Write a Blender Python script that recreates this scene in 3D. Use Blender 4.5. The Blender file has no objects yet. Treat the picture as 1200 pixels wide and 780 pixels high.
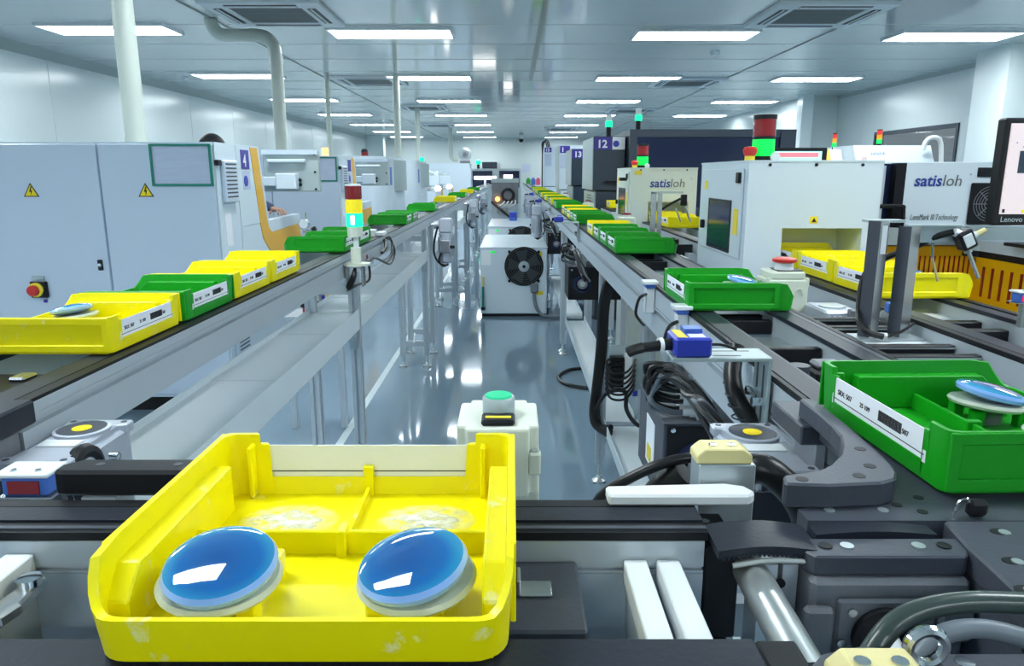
import bpy, bmesh, math, random
from mathutils import Vector, Matrix
random.seed(7)
PI = math.pi
S = bpy.context.scene
COL = S.collection
# ---------------------------------------------------------------- camera
cd = bpy.data.cameras.new('camera'); cam = bpy.data.objects.new('camera', cd); COL.objects.link(cam)
cam.location = (0, 0, 1.35); cam.rotation_euler = (PI/2 - math.atan2(185, 850), 0, 0)
cd.sensor_width = 36; cd.lens = 36*850/1200; cd.clip_start = .02; cd.clip_end = 200
S.camera = cam
# ---------------------------------------------------------------- world and exposure
w = bpy.data.worlds.new('world'); S.world = w; w.use_nodes = True
w.node_tree.nodes['Background'].inputs[0].default_value = (.75, .88, 1, 1)
w.node_tree.nodes['Background'].inputs[1].default_value = .25
S.view_settings.view_transform = 'Standard'; S.view_settings.look = 'None'
S.view_settings.exposure = 0.0; S.view_settings.gamma = 1; S.view_settings.use_curve_mapping = False
LAMP = 25.0                                                  # radiance of every ceiling panel's diffuser
LAMP_COL = (.88, .965, 1.0)
S.cycles.max_bounces = 8; S.cycles.diffuse_bounces = 5; S.cycles.glossy_bounces = 4; S.cycles.transmission_bounces = 6
S.cycles.caustics_reflective = False; S.cycles.caustics_refractive = False; S.cycles.sample_clamp_indirect = 4
S.cycles.use_denoising = True
# ---------------------------------------------------------------- materials
def mat(name, c, r=.5, m=0., var=0., vs=8., bump=0., bs=60., emit=0., ec=None, spec=.5, coat=0., stretch=None, wear=None, ws=14., wt=.62, trans=0., alpha=1., ior=1.45, rv=0.):
    M = bpy.data.materials.new(name); M.use_nodes = True
    nt = M.node_tree; b = nt.nodes['Principled BSDF']; L = nt.links
    I = b.inputs
    I['Base Color'].default_value = (*c, 1); I['Roughness'].default_value = r; I['Metallic'].default_value = m
    I['Specular IOR Level'].default_value = spec; I['Coat Weight'].default_value = coat; I['IOR'].default_value = ior
    I['Transmission Weight'].default_value = trans; I['Alpha'].default_value = alpha
    if emit:
        I['Emission Color'].default_value = (*(ec or c), 1); I['Emission Strength'].default_value = emit
    if var or bump or wear or rv:
        tc = nt.nodes.new('ShaderNodeTexCoord'); mp = nt.nodes.new('ShaderNodeMapping')
        L.new(tc.outputs['Object'], mp.inputs[0])
        if stretch: mp.inputs['Scale'].default_value = stretch
        def noise(sc, det=3):
            n = nt.nodes.new('ShaderNodeTexNoise'); n.inputs['Scale'].default_value = sc; n.inputs['Detail'].default_value = det
            L.new(mp.outputs[0], n.inputs['Vector']); return n
        col = None
        if var:
            n = noise(vs); mx = nt.nodes.new('ShaderNodeMix'); mx.data_type = 'RGBA'
            mx.inputs[6].default_value = (*[v*(1-var) for v in c], 1); mx.inputs[7].default_value = (*[min(1, v*(1+var)) for v in c], 1)
            L.new(n.outputs[0], mx.inputs[0]); col = mx.outputs[2]
        if wear:
            n = noise(ws, 8); n.inputs['Roughness'].default_value = .7
            rp = nt.nodes.new('ShaderNodeValToRGB'); rp.color_ramp.elements[0].position = wt; rp.color_ramp.elements[1].position = wt+.12
            L.new(n.outputs[0], rp.inputs[0])
            mx = nt.nodes.new('ShaderNodeMix'); mx.data_type = 'RGBA'; mx.inputs[6].default_value = (*c, 1); mx.inputs[7].default_value = (*wear, 1)
            if col: L.new(col, mx.inputs[6])
            L.new(rp.outputs[0], mx.inputs[0]); col = mx.outputs[2]
        if col: L.new(col, I['Base Color'])
        if rv:
            n = noise(vs, 4); mr = nt.nodes.new('ShaderNodeMapRange'); mr.inputs['To Min'].default_value = max(0, r-rv); mr.inputs['To Max'].default_value = r+rv
            L.new(n.outputs[0], mr.inputs[0]); L.new(mr.outputs[0], I['Roughness'])
        if bump:
            n = noise(bs); bp = nt.nodes.new('ShaderNodeBump'); bp.inputs['Strength'].default_value = bump; bp.inputs['Distance'].default_value = .002
            L.new(n.outputs[0], bp.inputs['Height']); L.new(bp.outputs[0], I['Normal'])
    return M
m_alu = mat('anodised_aluminium', (.54, .60, .65), .34, .30, var=.05, vs=3, stretch=(1, .15, 1), rv=.06)
m_alul = mat('light_sheet_aluminium', (.72, .80, .84), .36, .08, var=.03, vs=3)
m_aluc = mat('cast_aluminium', (.56, .60, .68), .42, .5, var=.08, vs=30, bump=.15, bs=300)
m_steel = mat('brushed_steel', (.55, .56, .56), .26, .9, var=.1, vs=20, stretch=(1, 1, .1))
m_chrome = mat('polished_steel', (.75, .77, .78), .12, 1.)
m_roll = mat('satin_roller_steel', (.72, .76, .76), .28, .85)
m_zinc = mat('zinc_plate', (.52, .58, .60), .32, .7, var=.15, vs=25, rv=.1)
m_blk = mat('black_plastic', (.010, .011, .014), .45, var=.2, vs=12, spec=.3)
m_belt = mat('black_belt', (.020, .024, .036), .40, var=.15, vs=5, bump=.1, bs=200, spec=.32)
m_dark = mat('dark_grey_polymer', (.056, .064, .084), .42, var=.12, vs=16, bump=.12, bs=250)
m_grey = mat('grey_cast_housing', (.20, .21, .235), .48, .25, var=.2, vs=22, bump=.25, bs=220)
m_white = mat('white_enamel', (.66, .75, .82), .30, var=.02, vs=2)
m_whiteb = mat('white_panel_paint', (.58, .67, .78), .28, var=.02, vs=2)
m_cream = mat('cream_enamel', (.70, .76, .72), .35, var=.02, vs=3)
m_creamp = mat('cream_plastic', (.74, .78, .66), .45, var=.03, vs=6)
m_offw = mat('white_plastic', (.78, .82, .84), .4)
m_yel = mat('yellow_tray_plastic', (.98, .85, .0), .36, var=.04, vs=12, wear=(.95, .92, .55), ws=30, wt=.60)
m_grn = mat('green_tray_plastic', (.008, .33, .012), .34, var=.08, vs=12, wear=(.30, .66, .30), ws=24, wt=.66)
m_orange = mat('orange_paint', (.80, .43, .035), .35, var=.03, vs=3)
m_orange2 = mat('amber_paint', (.88, .46, .004), .4, var=.03, vs=3)
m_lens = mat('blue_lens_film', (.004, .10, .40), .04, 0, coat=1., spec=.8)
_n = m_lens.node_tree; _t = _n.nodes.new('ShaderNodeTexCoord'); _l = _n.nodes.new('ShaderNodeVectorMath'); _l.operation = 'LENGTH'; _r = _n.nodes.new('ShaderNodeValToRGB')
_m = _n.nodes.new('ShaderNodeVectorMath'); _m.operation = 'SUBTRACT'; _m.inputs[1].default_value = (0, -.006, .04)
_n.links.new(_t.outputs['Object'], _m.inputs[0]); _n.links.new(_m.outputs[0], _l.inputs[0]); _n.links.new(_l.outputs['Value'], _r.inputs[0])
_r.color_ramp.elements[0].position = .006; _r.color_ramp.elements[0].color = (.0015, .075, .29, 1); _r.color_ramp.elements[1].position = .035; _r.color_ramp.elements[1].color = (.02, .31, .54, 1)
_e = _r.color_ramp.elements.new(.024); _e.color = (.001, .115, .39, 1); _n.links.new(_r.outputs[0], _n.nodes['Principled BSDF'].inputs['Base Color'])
m_rim = mat('pale_blue_lens_edge', (.26, .46, .92), .10, coat=.6)
m_ring = mat('cloudy_block_ring', (.52, .56, .46), .3, var=.2, vs=40)
m_paper = mat('white_paper', (.86, .89, .94), .7)
m_ink = mat('black_ink', (.02, .02, .025), .7)
m_blue = mat('blue_sensor_plastic', (.03, .05, .42), .35)
m_blue2 = mat('light_blue_plastic', (.06, .16, .55), .35)
m_navy = mat('navy_sign', (.05, .035, .30), .45)
m_navyt = mat('navy_glass', (.014, .022, .06), .10, var=.3, vs=1.2)
m_slate = mat('slate_enamel', (.032, .048, .072), .35, var=.05, vs=3)
m_steelp = mat('pale_steel_side', (.44, .52, .53), .35, .3)
m_red = mat('red_plastic', (.62, .035, .03), .35)
m_redd = mat('unlit_red_lens', (.26, .01, .015), .15, coat=.5)
m_yell = mat('yellow_beacon_lens', (.75, .62, .01), .15, coat=.5, emit=.45, ec=(.85, .75, .02))
m_ambl = mat('orange_beacon_lens', (.75, .25, .01), .2, emit=.3, ec=(.9, .35, .02))
m_grnl = mat('lit_green_lens', (.02, .75, .42), .2, emit=1.15, ec=(.0, .80, .34))
m_grnc = mat('green_beacon_core', (.6, 1, .85), .3, emit=7, ec=(.65, 1, .9))
m_grng = mat('lit_emerald_lens', (.01, .65, .10), .2, emit=.75, ec=(.0, .75, .06))
m_btn = mat('green_push_button', (.01, .52, .24), .35, emit=.25, ec=(.02, .7, .35))
m_sign = mat('warning_yellow', (.92, .70, .01), .5)
m_label = mat('yellow_label', (.90, .72, .05), .5)
m_nylon = mat('yellowed_nylon', (.78, .68, .32), .4, var=.1, vs=30)
m_hose = mat('dark_green_hose', (.035, .055, .05), .35, coat=.3)
m_cable = mat('black_cable', (.008, .008, .009), .32)
m_gcable = mat('grey_cable', (.16, .19, .22), .4)
m_wcable = mat('pale_tube', (.6, .64, .62), .4)
m_fan = mat('dark_fan_grille', (.055, .065, .07), .45)
m_pvc = mat('grey_green_pvc', (.50, .55, .50), .32, var=.03, vs=4)
m_lamp = mat('lamp_diffuser', (.9, .95, 1), .5, emit=LAMP, ec=LAMP_COL)
m_lampw = mat('bright_worklight', (.9, .95, 1), .5, emit=5, ec=(1, .98, .92))
m_screen = mat('lit_screen', (.3, .27, .28), .3, emit=.62, ec=(.95, .83, .85))
m_screenr = mat('screen_red_bar', (.8, .2, .25), .3, emit=.8, ec=(.95, .22, .25))
m_screenc = mat('screen_cyan_area', (.4, .8, .75), .3, emit=.8, ec=(.50, .85, .78))
m_pink = mat('pink_plastic', (.75, .10, .22), .35)
m_scred = mat('red_display', (.3, .0, .02), .3, emit=1.5, ec=(.9, .02, .08))
m_amberlight = mat('amber_indicator', (1, .4, .1), .3, emit=4, ec=(1, .35, .08))
m_glass = mat('window_glass', (.9, .95, .95), .03, trans=1., ior=1.2)
m_duct = mat('grey_filter_mesh', (.20, .225, .23), .6, var=.1, vs=60)
m_skin = mat('skin', (.42, .23, .16), .55, var=.1, vs=20)
m_hair = mat('black_hair', (.006, .006, .008), .5, bump=.5, bs=150)
m_cloth = mat('navy_workwear', (.04, .06, .12), .8)
m_lblue = mat('satin_blue_logo', (.03, .06, .30), .5)
m_lgrey = mat('grey_logo', (.13, .16, .17), .5)
m_whitesign = mat('white_sign_print', (.85, .87, .92), .5)
m_teal = mat('teal_frame', (.01, .22, .16), .4)
m_sheet = mat('printed_sheet', (.52, .58, .72), .5, var=.12, vs=40, stretch=(.3, 1, 4))
m_dust = mat('white_grinding_dust', (.90, .92, .84), .8)
_n = m_dust.node_tree; _t = _n.nodes.new('ShaderNodeTexCoord'); _l = _n.nodes.new('ShaderNodeVectorMath'); _l.operation = 'LENGTH'; _z = _n.nodes.new('ShaderNodeTexNoise'); _z.inputs['Scale'].default_value = 90; _z.inputs['Detail'].default_value = 6
_a = _n.nodes.new('ShaderNodeMapRange'); _a.inputs['From Min'].default_value = .034; _a.inputs['From Max'].default_value = .006
_p = _n.nodes.new('ShaderNodeMath'); _p.operation = 'MULTIPLY'; _q = _n.nodes.new('ShaderNodeMapRange'); _q.inputs['From Min'].default_value = .35; _q.inputs['From Max'].default_value = .62
_n.links.new(_t.outputs['Object'], _l.inputs[0]); _n.links.new(_t.outputs['Object'], _z.inputs['Vector']); _n.links.new(_l.outputs['Value'], _a.inputs[0]); _n.links.new(_z.outputs[0], _q.inputs[0])
_n.links.new(_a.outputs[0], _p.inputs[0]); _n.links.new(_q.outputs[0], _p.inputs[1]); _n.links.new(_p.outputs[0], _n.nodes['Principled BSDF'].inputs['Alpha'])
m_tape = mat('white_floor_tape', (.62, .72, .74), .4, var=.06, vs=10)

# ---------------------------------------------------------------- mesh helpers
ORG = {}
class MB:
    def __init__(s): s.bm = bmesh.new(); s.M = None
    def v(s, p):
        p = Vector(p)
        return s.bm.verts.new(s.M @ p if s.M else p)
    def f(s, vs):
        try: return s.bm.faces.new(vs)
        except ValueError: return None
    def box(s, x0, x1, y0, y1, z0, z1):
        V = [s.v(p) for p in ((x0,y0,z0),(x1,y0,z0),(x1,y1,z0),(x0,y1,z0),(x0,y0,z1),(x1,y0,z1),(x1,y1,z1),(x0,y1,z1))]
        for q in ((3,2,1,0),(4,5,6,7),(0,1,5,4),(1,2,6,5),(2,3,7,6),(3,0,4,7)): s.f([V[i] for i in q])
        return s
    def frame(s, x0, x1, y0, y1, z0, z1, w, plane='xy'):
        """rectangular ring: outer rectangle (x0..x1, y0..y1) of border w, from z0 to z1 along the plane's normal"""
        def P(a, b, h): return (a, b, h) if plane == 'xy' else ((h, a, b) if plane == 'yz' else (a, h, b))
        O = ((x0, y0), (x1, y0), (x1, y1), (x0, y1)); I = ((x0+w, y0+w), (x1-w, y0+w), (x1-w, y1-w), (x0+w, y1-w))
        R = [[s.v(P(*p, h)) for p in L] for L, h in ((O, z0), (O, z1), (I, z1), (I, z0))]
        for i in range(4):
            j = (i+1) % 4
            for k in range(4): s.f([R[k][i], R[k][j], R[(k+1) % 4][j], R[(k+1) % 4][i]])
        return s
    def prism(s, pts, plane, a, b):
        def P(p, h): return (p[0], p[1], h) if plane == 'xy' else ((h, p[0], p[1]) if plane == 'yz' else (p[0], h, p[1]))
        A = [s.v(P(p, a)) for p in pts]; B = [s.v(P(p, b)) for p in pts]; n = len(pts)
        s.f(A[::-1]); s.f(B)
        for i in range(n): s.f([A[i], A[(i+1) % n], B[(i+1) % n], B[i]])
        return s
    def cyl(s, p0, p1, r, r2=None, n=14):
        return s.tube([p0, p1], r, n, r2=r2, smooth=False)
    def tube(s, pts, r, n=8, r2=None, smooth=True, closed=False):
        P = [Vector(p) for p in pts]
        if smooth and len(P) > 2:
            Q = []
            for i in range(len(P)-1):
                a, b, c, d = P[max(i-1, 0)], P[i], P[i+1], P[min(i+2, len(P)-1)]
                for k in range(5):
                    t = k/5
                    Q.append(.5*((2*b)+(-a+c)*t+(2*a-5*b+4*c-d)*t*t+(-a+3*b-3*c+d)*t**3))
            Q.append(P[-1]); P = Q
        r2 = r if r2 is None else r2
        up = Vector((0, 0, 1)); rings = []; N = len(P); nrm = None
        for i, p in enumerate(P):
            d = (P[min(i+1, N-1)]-P[max(i-1, 0)])
            d = d.normalized() if d.length > 1e-9 else Vector((0, 0, 1))
            if nrm is None:
                nrm = d.cross(up) if abs(d.dot(up)) < .95 else d.cross(Vector((1, 0, 0)))
            nrm = (nrm-d*nrm.dot(d)).normalized(); bi = d.cross(nrm)
            rr = r+(r2-r)*i/max(N-1, 1)
            rings.append([s.v(p+(nrm*math.cos(2*PI*k/n)+bi*math.sin(2*PI*k/n))*rr) for k in range(n)])
        for A, B in zip(rings, rings[1:]):
            for k in range(n): s.f([A[k], A[(k+1) % n], B[(k+1) % n], B[k]])
        s.f(rings[0][::-1]); s.f(rings[-1])
        return s
    def lathe(s, prof, c=(0, 0, 0), n=24, axis='z'):
        c = Vector(c); R = []
        def P(r, h, a):
            x, y = r*math.cos(a), r*math.sin(a)
            return c+(Vector((x, y, h)) if axis == 'z' else (Vector((x, -h, y)) if axis == 'y' else Vector((h, x, y))))
        for r, h in prof:
            if r < 1e-6: R.append([s.v(P(0, h, 0))])
            else: R.append([s.v(P(r, h, 2*PI*k/n)) for k in range(n)])
        for A, B in zip(R, R[1:]):
            for k in range(n):
                j = (k+1) % n
                if len(A) == 1 and len(B) == 1: continue
                if len(A) == 1: s.f([A[0], B[j], B[k]])
                elif len(B) == 1: s.f([A[k], A[j], B[0]])
                else: s.f([A[k], A[j], B[j], B[k]])
        if len(R[0]) > 1: s.f(R[0][::-1])
        if len(R[-1]) > 1: s.f(R[-1])
        return s
    def torus(s, c, R, r, axis='z', n=24, m=8, M=None):
        c = Vector(c); G = []
        for i in range(n):
            a = 2*PI*i/n; row = []
            for j in range(m):
                b = 2*PI*j/m; x, y, z = (R+r*math.cos(b))*math.cos(a), (R+r*math.cos(b))*math.sin(a), r*math.sin(b)
                row.append(s.v(c+(Vector((x, y, z)) if axis == 'z' else (Vector((x, z, y)) if axis == 'y' else Vector((z, x, y))))))
            G.append(row)
        for i in range(n):
            for j in range(m): s.f([G[i][j], G[(i+1) % n][j], G[(i+1) % n][(j+1) % m], G[i][(j+1) % m]])
        return s
    def build(s, name, material, parent=None, smooth=False, bev=0., seg=1):
        bm = s.bm
        if parent is not None and parent in ORG: bmesh.ops.translate(bm, verts=bm.verts, vec=-ORG[parent])
        bmesh.ops.recalc_face_normals(bm, faces=bm.faces)
        me = bpy.data.meshes.new(name)
        if smooth:
            for f in bm.faces: f.smooth = True
        bm.to_mesh(me); bm.free()
        if smooth: me.set_sharp_from_angle(angle=math.radians(38))
        me.materials.append(material)
        o = bpy.data.objects.new(name, me); COL.objects.link(o)
        if parent is not None:
            o.parent = parent
            if parent in ORG: ORG[o] = ORG[parent]
        if bev:
            md = o.modifiers.new('bevel', 'BEVEL'); md.width = bev; md.segments = seg; md.limit_method = 'ANGLE'
        return o
def tag(o, label, cat, group=None, kind=None):
    o['label'] = label; o['category'] = cat
    if group: o['group'] = group
    if kind: o['kind'] = kind
    return o
def thing(name, label, cat, loc=(0, 0, 0), rz=0, group=None):
    o = bpy.data.objects.new(name, None); COL.objects.link(o); o.location = loc; o.rotation_euler = (0, 0, rz)
    o.empty_display_size = .05
    if rz == 0: ORG[o] = Vector(loc)
    return tag(o, label, cat, group)
def B(name, m, parent, *boxes, bev=0., seg=1):
    """one object per box; the first is returned"""
    r = None
    for b in boxes:
        o = MB().box(*b).build(name, m, parent, bev=bev, seg=seg); r = r or o
    return r
def T(name, m, parent, pts, r, n=8): return MB().tube(pts, r, n).build(name, m, parent, smooth=True)
def struct(name, mb, m, parent=None, bev=0.):
    o = mb.build(name, m, parent, bev=bev)
    o['kind'] = 'structure'
    return o
KIDS = {}
def copy_tree(o, parent=None):
    c = o.copy(); COL.objects.link(c)
    if parent is not None: c.parent = parent
    for ch in list(o.children): copy_tree(ch, c)
    return c
def place(proto, loc, label, cat=None, group=None, rz=None):
    o = copy_tree(proto); o.location = loc
    if rz is not None: o.rotation_euler = (0, 0, rz)
    o['label'] = label
    if cat: o['category'] = cat
    if group: o['group'] = group
    elif 'group' in o: del o['group']
    return o
def drop(proto):
    for ch in list(proto.children): drop(ch)
    bpy.data.objects.remove(proto)
TXT = {}
def text(name, body, size, m, parent, loc, rot=(PI/2, 0, 0), bold=0., align='LEFT', shear=0., sx=1.):
    k = (body, size, bold, align, shear, m.name)
    if k not in TXT:
        cu = bpy.data.curves.new(name, 'FONT'); cu.body = body; cu.size = size; cu.extrude = .0004; cu.offset = bold
        cu.align_x = align; cu.align_y = 'BOTTOM_BASELINE'; cu.shear = shear; cu.resolution_u = 2
        q = bpy.data.objects.new(name, cu); COL.objects.link(q)
        dg = bpy.context.evaluated_depsgraph_get()
        me = bpy.data.meshes.new_from_object(q.evaluated_get(dg)); me.materials.clear(); me.materials.append(m)
        bpy.data.objects.remove(q); bpy.data.curves.remove(cu)
        TXT[k] = me
    o = bpy.data.objects.new(name, TXT[k]); COL.objects.link(o)
    if parent is not None: o.parent = parent
    loc = Vector(loc)
    if parent is not None and parent in ORG: loc = loc-ORG[parent]
    o.location = loc; o.rotation_euler = rot; o.scale = (sx, 1, 1)
    return o
# ================================================================ the room
m_floor = mat('grey_epoxy_floor', (.20, .285, .36), .07, var=.10, vs=1.3, bump=.05, bs=5, spec=.7, rv=.04, coat=.3)
m_ceil = mat('glossy_ceiling_sheet', (.78, .82, .81), .09, .15, var=.03, vs=1.5, stretch=(.2, 3, 1), spec=.8, bump=.04, bs=2.5)
m_wall = mat('white_clean_room_panel', (.64, .71, .71), .20, var=.03, vs=1., spec=.6)
m_cove = mat('grey_green_cove', (.33, .39, .37), .4)
m_seam = mat('dull_metal_seam', (.30, .34, .33), .3, .4)
XL, XR, YB, YF, ZC = -5.4, 5.95, 29.3, -9.0, 2.75
struct('floor', MB().box(XL-.3, XR+.3, YF-.3, YB+.3, -.12, 0), m_floor)
ceil = struct('ceiling', MB().box(XL-.3, XR+.3, YF-.3, YB+.3, ZC, ZC+.12), m_ceil)
wl = struct('wall_left', MB().box(XL-.15, XL, YF-.15, YB+.15, 0, ZC), m_wall)
struct('wall_front', MB().box(XL, XR, YF-.15, YF, 0, ZC), m_wall)
struct('wall_back', MB().box(XL, 5.4, YB, YB+.15, 0, ZC), m_wall)
# right wall with a window opening, then a return at y 13.8
wr = struct('wall_right', MB().box(XR, XR+.15, YF-.15, 10.0, 0, ZC).box(XR, XR+.15, 12.3, 13.95, 0, ZC).box(XR, XR+.15, 10.0, 12.3, 0, 1.15).box(XR, XR+.15, 10.0, 12.3, 2.03, ZC), m_wall)
struct('wall_right_return', MB().box(5.4, XR, 13.8, 13.95, 0, ZC), m_wall)
struct('wall_right_rear', MB().box(5.4, 5.55, 13.95, YB+.15, 0, ZC), m_wall)
m_col = mat('white_column_wrap', (.80, .88, .88), .3)
struct('column_1', MB().box(5.2, 5.4, 13.55, 13.8, 0, ZC), m_col)
struct('column_2', MB().box(5.42, XR, 8.35, 8.95, 0, ZC), m_col)
struct('column_3', MB().box(-5.4, -4.75, 27.6, 28.1, 0, ZC), m_wall)
wn = struct('window_1', MB().frame(10.0, 12.3, 1.15, 2.03, XR-.02, XR+.1, .05, 'yz'), m_slate)
B('pane', m_glass, wn, (XR+.03, XR+.04, 10.05, 12.25, 1.2, 1.98))
struct('trim_1', MB().prism([(XL, ZC), (XL+.10, ZC), (XL, ZC-.10)], 'xz', YF, YB), m_cove)
struct('trim_2', MB().prism([(XR, ZC), (XR-.05, ZC), (XR, ZC-.05)], 'xz', YF, 13.8), m_cove)
for i, (x, y1, wd) in enumerate(((.28, 11.3, .05), (3.17, YB, .02), (-2.75, YB, .02))):
    struct('trim_%d' % (i+3), MB().box(x-wd/2, x+wd/2, YF, y1, ZC-.012, ZC), m_seam)
# sheet joints of the ceiling and of the walls, each cover strip its own piece
for k in range(1, 24):
    y = 4.2+k*1.06
    B('joint_strip', m_ceil, ceil, (XL, XR if y < 13.7 else 5.4, y-.006, y+.006, ZC-.004, ZC))
for k in range(14):
    y = 3.2+k*1.9
    B('joint_strip', m_wall, wl, (XL, XL+.004, y-.008, y+.008, 0, ZC-.1))
for k in range(5):
    y = 5.2+k*1.9
    if not 9.9 < y < 12.4: B('joint_strip', m_wall, wr, (XR-.004, XR, y-.008, y+.008, 0, ZC-.05))
tag(B('floor_marking', m_tape, None, (-.905, -.865, 2.2, 12, 0, .0015)), 'white tape line on the glossy floor beside the aisle conveyor legs', 'floor tape')

# ================================================================ ceiling lights
def panel():
    t = thing('ceiling_light', '', 'light', (0, 0, 0))
    MB().frame(-.61, .61, -.245, .245, -.03, 0, .02).build('frame', m_offw, t)
    B('diffuser', m_lamp, t, (-.59, .59, -.225, .225, -.022, -.004))
    return t
p0 = panel()
rows = (('row along the pipe wall', -3.9, -.2, 10), ('row beside the dark ceiling seam', -1.2, 0., 10),
        ('row above the green tray queue', 1.84, .08, 10), ('row by the window wall', 4.48, .15, 6))
ordn = {-1: 'farthest behind the camera', 0: 'nearest behind the camera', 1: 'right over the camera', 2: 'nearest ahead, above the frame', 3: 'first in view', 4: 'second in view', 5: 'third in view', 6: 'fourth in view', 7: 'fifth in view', 8: 'sixth in view', 9: 'last in view'}
for nm, x, dy, cnt in rows:
    for k in range(-1, 10):
        y = 7.72+dy+(k-3)*3.38
        if x > 4 and y > 21: continue
        place(p0, (x, y, ZC), 'white ceiling light, %s of %s' % (ordn[k], nm), group='flat ceiling lights')
drop(p0)
# ================================================================ cassette air conditioners
def cassette():
    t = thing('ceiling_air_conditioner', '', 'air conditioner', (0, 0, 0))
    MB().frame(-.5, .5, -.5, .5, -.035, 0, .19).build('panel', m_offw, t, bev=.006)
    B('intake_grille', m_duct, t, (-.305, .305, -.305, .305, -.028, -.004))
    mb = MB()
    for k in range(14): mb.box(-.3, .3, -.3+k*.044, -.285+k*.044, -.033, -.027)
    mb.build('grille_slats', m_duct, t)['kind'] = 'stuff'
    for bx in ((-.3, .3, -.43, -.36), (-.3, .3, .36, .43), (-.43, -.36, -.3, .3), (.36, .43, -.3, .3)):
        v = B('air_outlet', m_blk, t, (*bx, -.038, -.034))
        mx, my = (bx[0]+bx[1])/2, (bx[2]+bx[3])/2
        if bx[1]-bx[0] > .3: B('louver', m_offw, v, (bx[0], bx[1], my-.012, my+.004, -.044, -.038))
        else: B('louver', m_offw, v, (mx-.012, mx+.004, bx[2], bx[3], -.044, -.038))
    return t
p0 = cassette()
for x, y, lb in ((-2.08, 6.83, 'white ceiling air conditioner beside the elbowed grey pipe'), (2.7, 6.88, 'white ceiling air conditioner over the dark screened machine, biggest in view'),
              (-2.13, 11.5, 'white ceiling air conditioner, second along the elbowed pipe side'), (-1.87, 15.9, 'white ceiling air conditioner, third along the elbowed pipe side'),
              (-2.1, 21.4, 'white ceiling air conditioner, last and smallest on the pipe side'), (2.67, 11.7, 'white ceiling air conditioner, second along the window wall side'),
              (2.6, 16.6, 'white ceiling air conditioner, third along the window wall side'), (1.5, 23.0, 'white ceiling air conditioner, last and smallest above the numbered machines')):
    place(p0, (x, y, ZC), lb, group='ceiling air conditioners')
drop(p0)
for x, y, lb in ((2.35, 8.9, 'small white smoke detector on the ceiling between two light panels'), (-4.75, 11.1, 'small white smoke detector on the ceiling near the pipe wall')):
    t = thing('smoke_detector', lb, 'smoke detector', (x, y, ZC))
    MB().lathe([(.05, 0), (.05, -.02), (.035, -.045), (0, -.05)], (x, y, ZC), 16).build('body', m_offw, t, smooth=True)
    MB().lathe([(.058, 0), (.058, -.008), (0, -.008)], (x, y, ZC), 16).build('base', m_offw, t, smooth=True)
# ================================================================ pipes
def pipe(lb, pts, r, collars=(), smooth=False):
    t = thing('exhaust_pipe', lb, 'pipe', pts[0])
    MB().tube(pts, r, 20, smooth=smooth).build('pipe', m_pvc, t, smooth=True)
    for a, b in collars: MB().cyl(a, b, r*1.08, n=20).build('collar', m_pvc, t, smooth=True)
    return t
pipe('straight grey vertical pipe rising from the near white machine to the ceiling', [(-2.335, 4.66, 1.523), (-2.335, 4.66, ZC)], .062, [((-2.335, 4.66, 1.523), (-2.335, 4.66, 1.58))])
arc = lambda c, r, a0, a1, n=7: [(c[0]+r*math.cos(a0+(a1-a0)*k/n), c[1], c[2]+r*math.sin(a0+(a1-a0)*k/n)) for k in range(n+1)]
pts = [(-2.185, 7.1, 1.523), (-2.185, 7.1, 2.42)]+arc((-2.335, 7.1, 2.455), .15, 0, PI/2)+arc((-2.63, 7.1, 2.735), .13, -PI/2, -PI)+[(-2.76, 7.1, ZC)]
pipe('grey pipe with two elbows bending up into the ceiling', pts, .058, [((-2.185, 7.1, 2.36), (-2.185, 7.1, 2.42)), ((-2.40, 7.1, 2.605), (-2.36, 7.1, 2.605))])
pipe('thin grey pipe rising beside the second machine with an orange stripe', [(-2.6, 10.7, 1.585), (-2.6, 10.7, ZC)], .035, [((-2.6, 10.7, 2.3), (-2.6, 10.7, 2.4))])
pipe('grey pipe standing on the first rounded white machine', [(-1.66, 10.9, 1.585), (-1.66, 10.9, ZC)], .05)
pipe('grey pipe standing on the second rounded white machine', [(-1.98, 15.8, 1.44), (-1.98, 15.8, ZC)], .05)
pts = [(-1.88, 23, ZC), (-1.88, 23, 1.95)]+arc((-1.74, 23, 1.95), .14, PI, PI*1.5)+[(-1.67, 23, 1.81)]
pipe('pale pipe dropping from the ceiling and elbowing to the blower', pts, .06)
t = thing('blower', 'round grey blower wheel on top of the far machines by the elbowed pale pipe', 'fan', (-1.45, 23, 1.70))
MB().lathe([(.2, -.08), (.2, .08), (.12, .09), (.1, .04), (0, .04)], (-1.45, 23, 1.98), 20, 'y').build('scroll', m_zinc, t, smooth=True)
MB().lathe([(.07, 0), (.06, .06), (0, .07)], (-1.45, 22.95, 1.98), 14, 'y').build('hub', m_grey, t, smooth=True)
B('foot', m_grey, t, (-1.60, -1.30, 22.9, 23.1, 1.7, 1.78))
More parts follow.
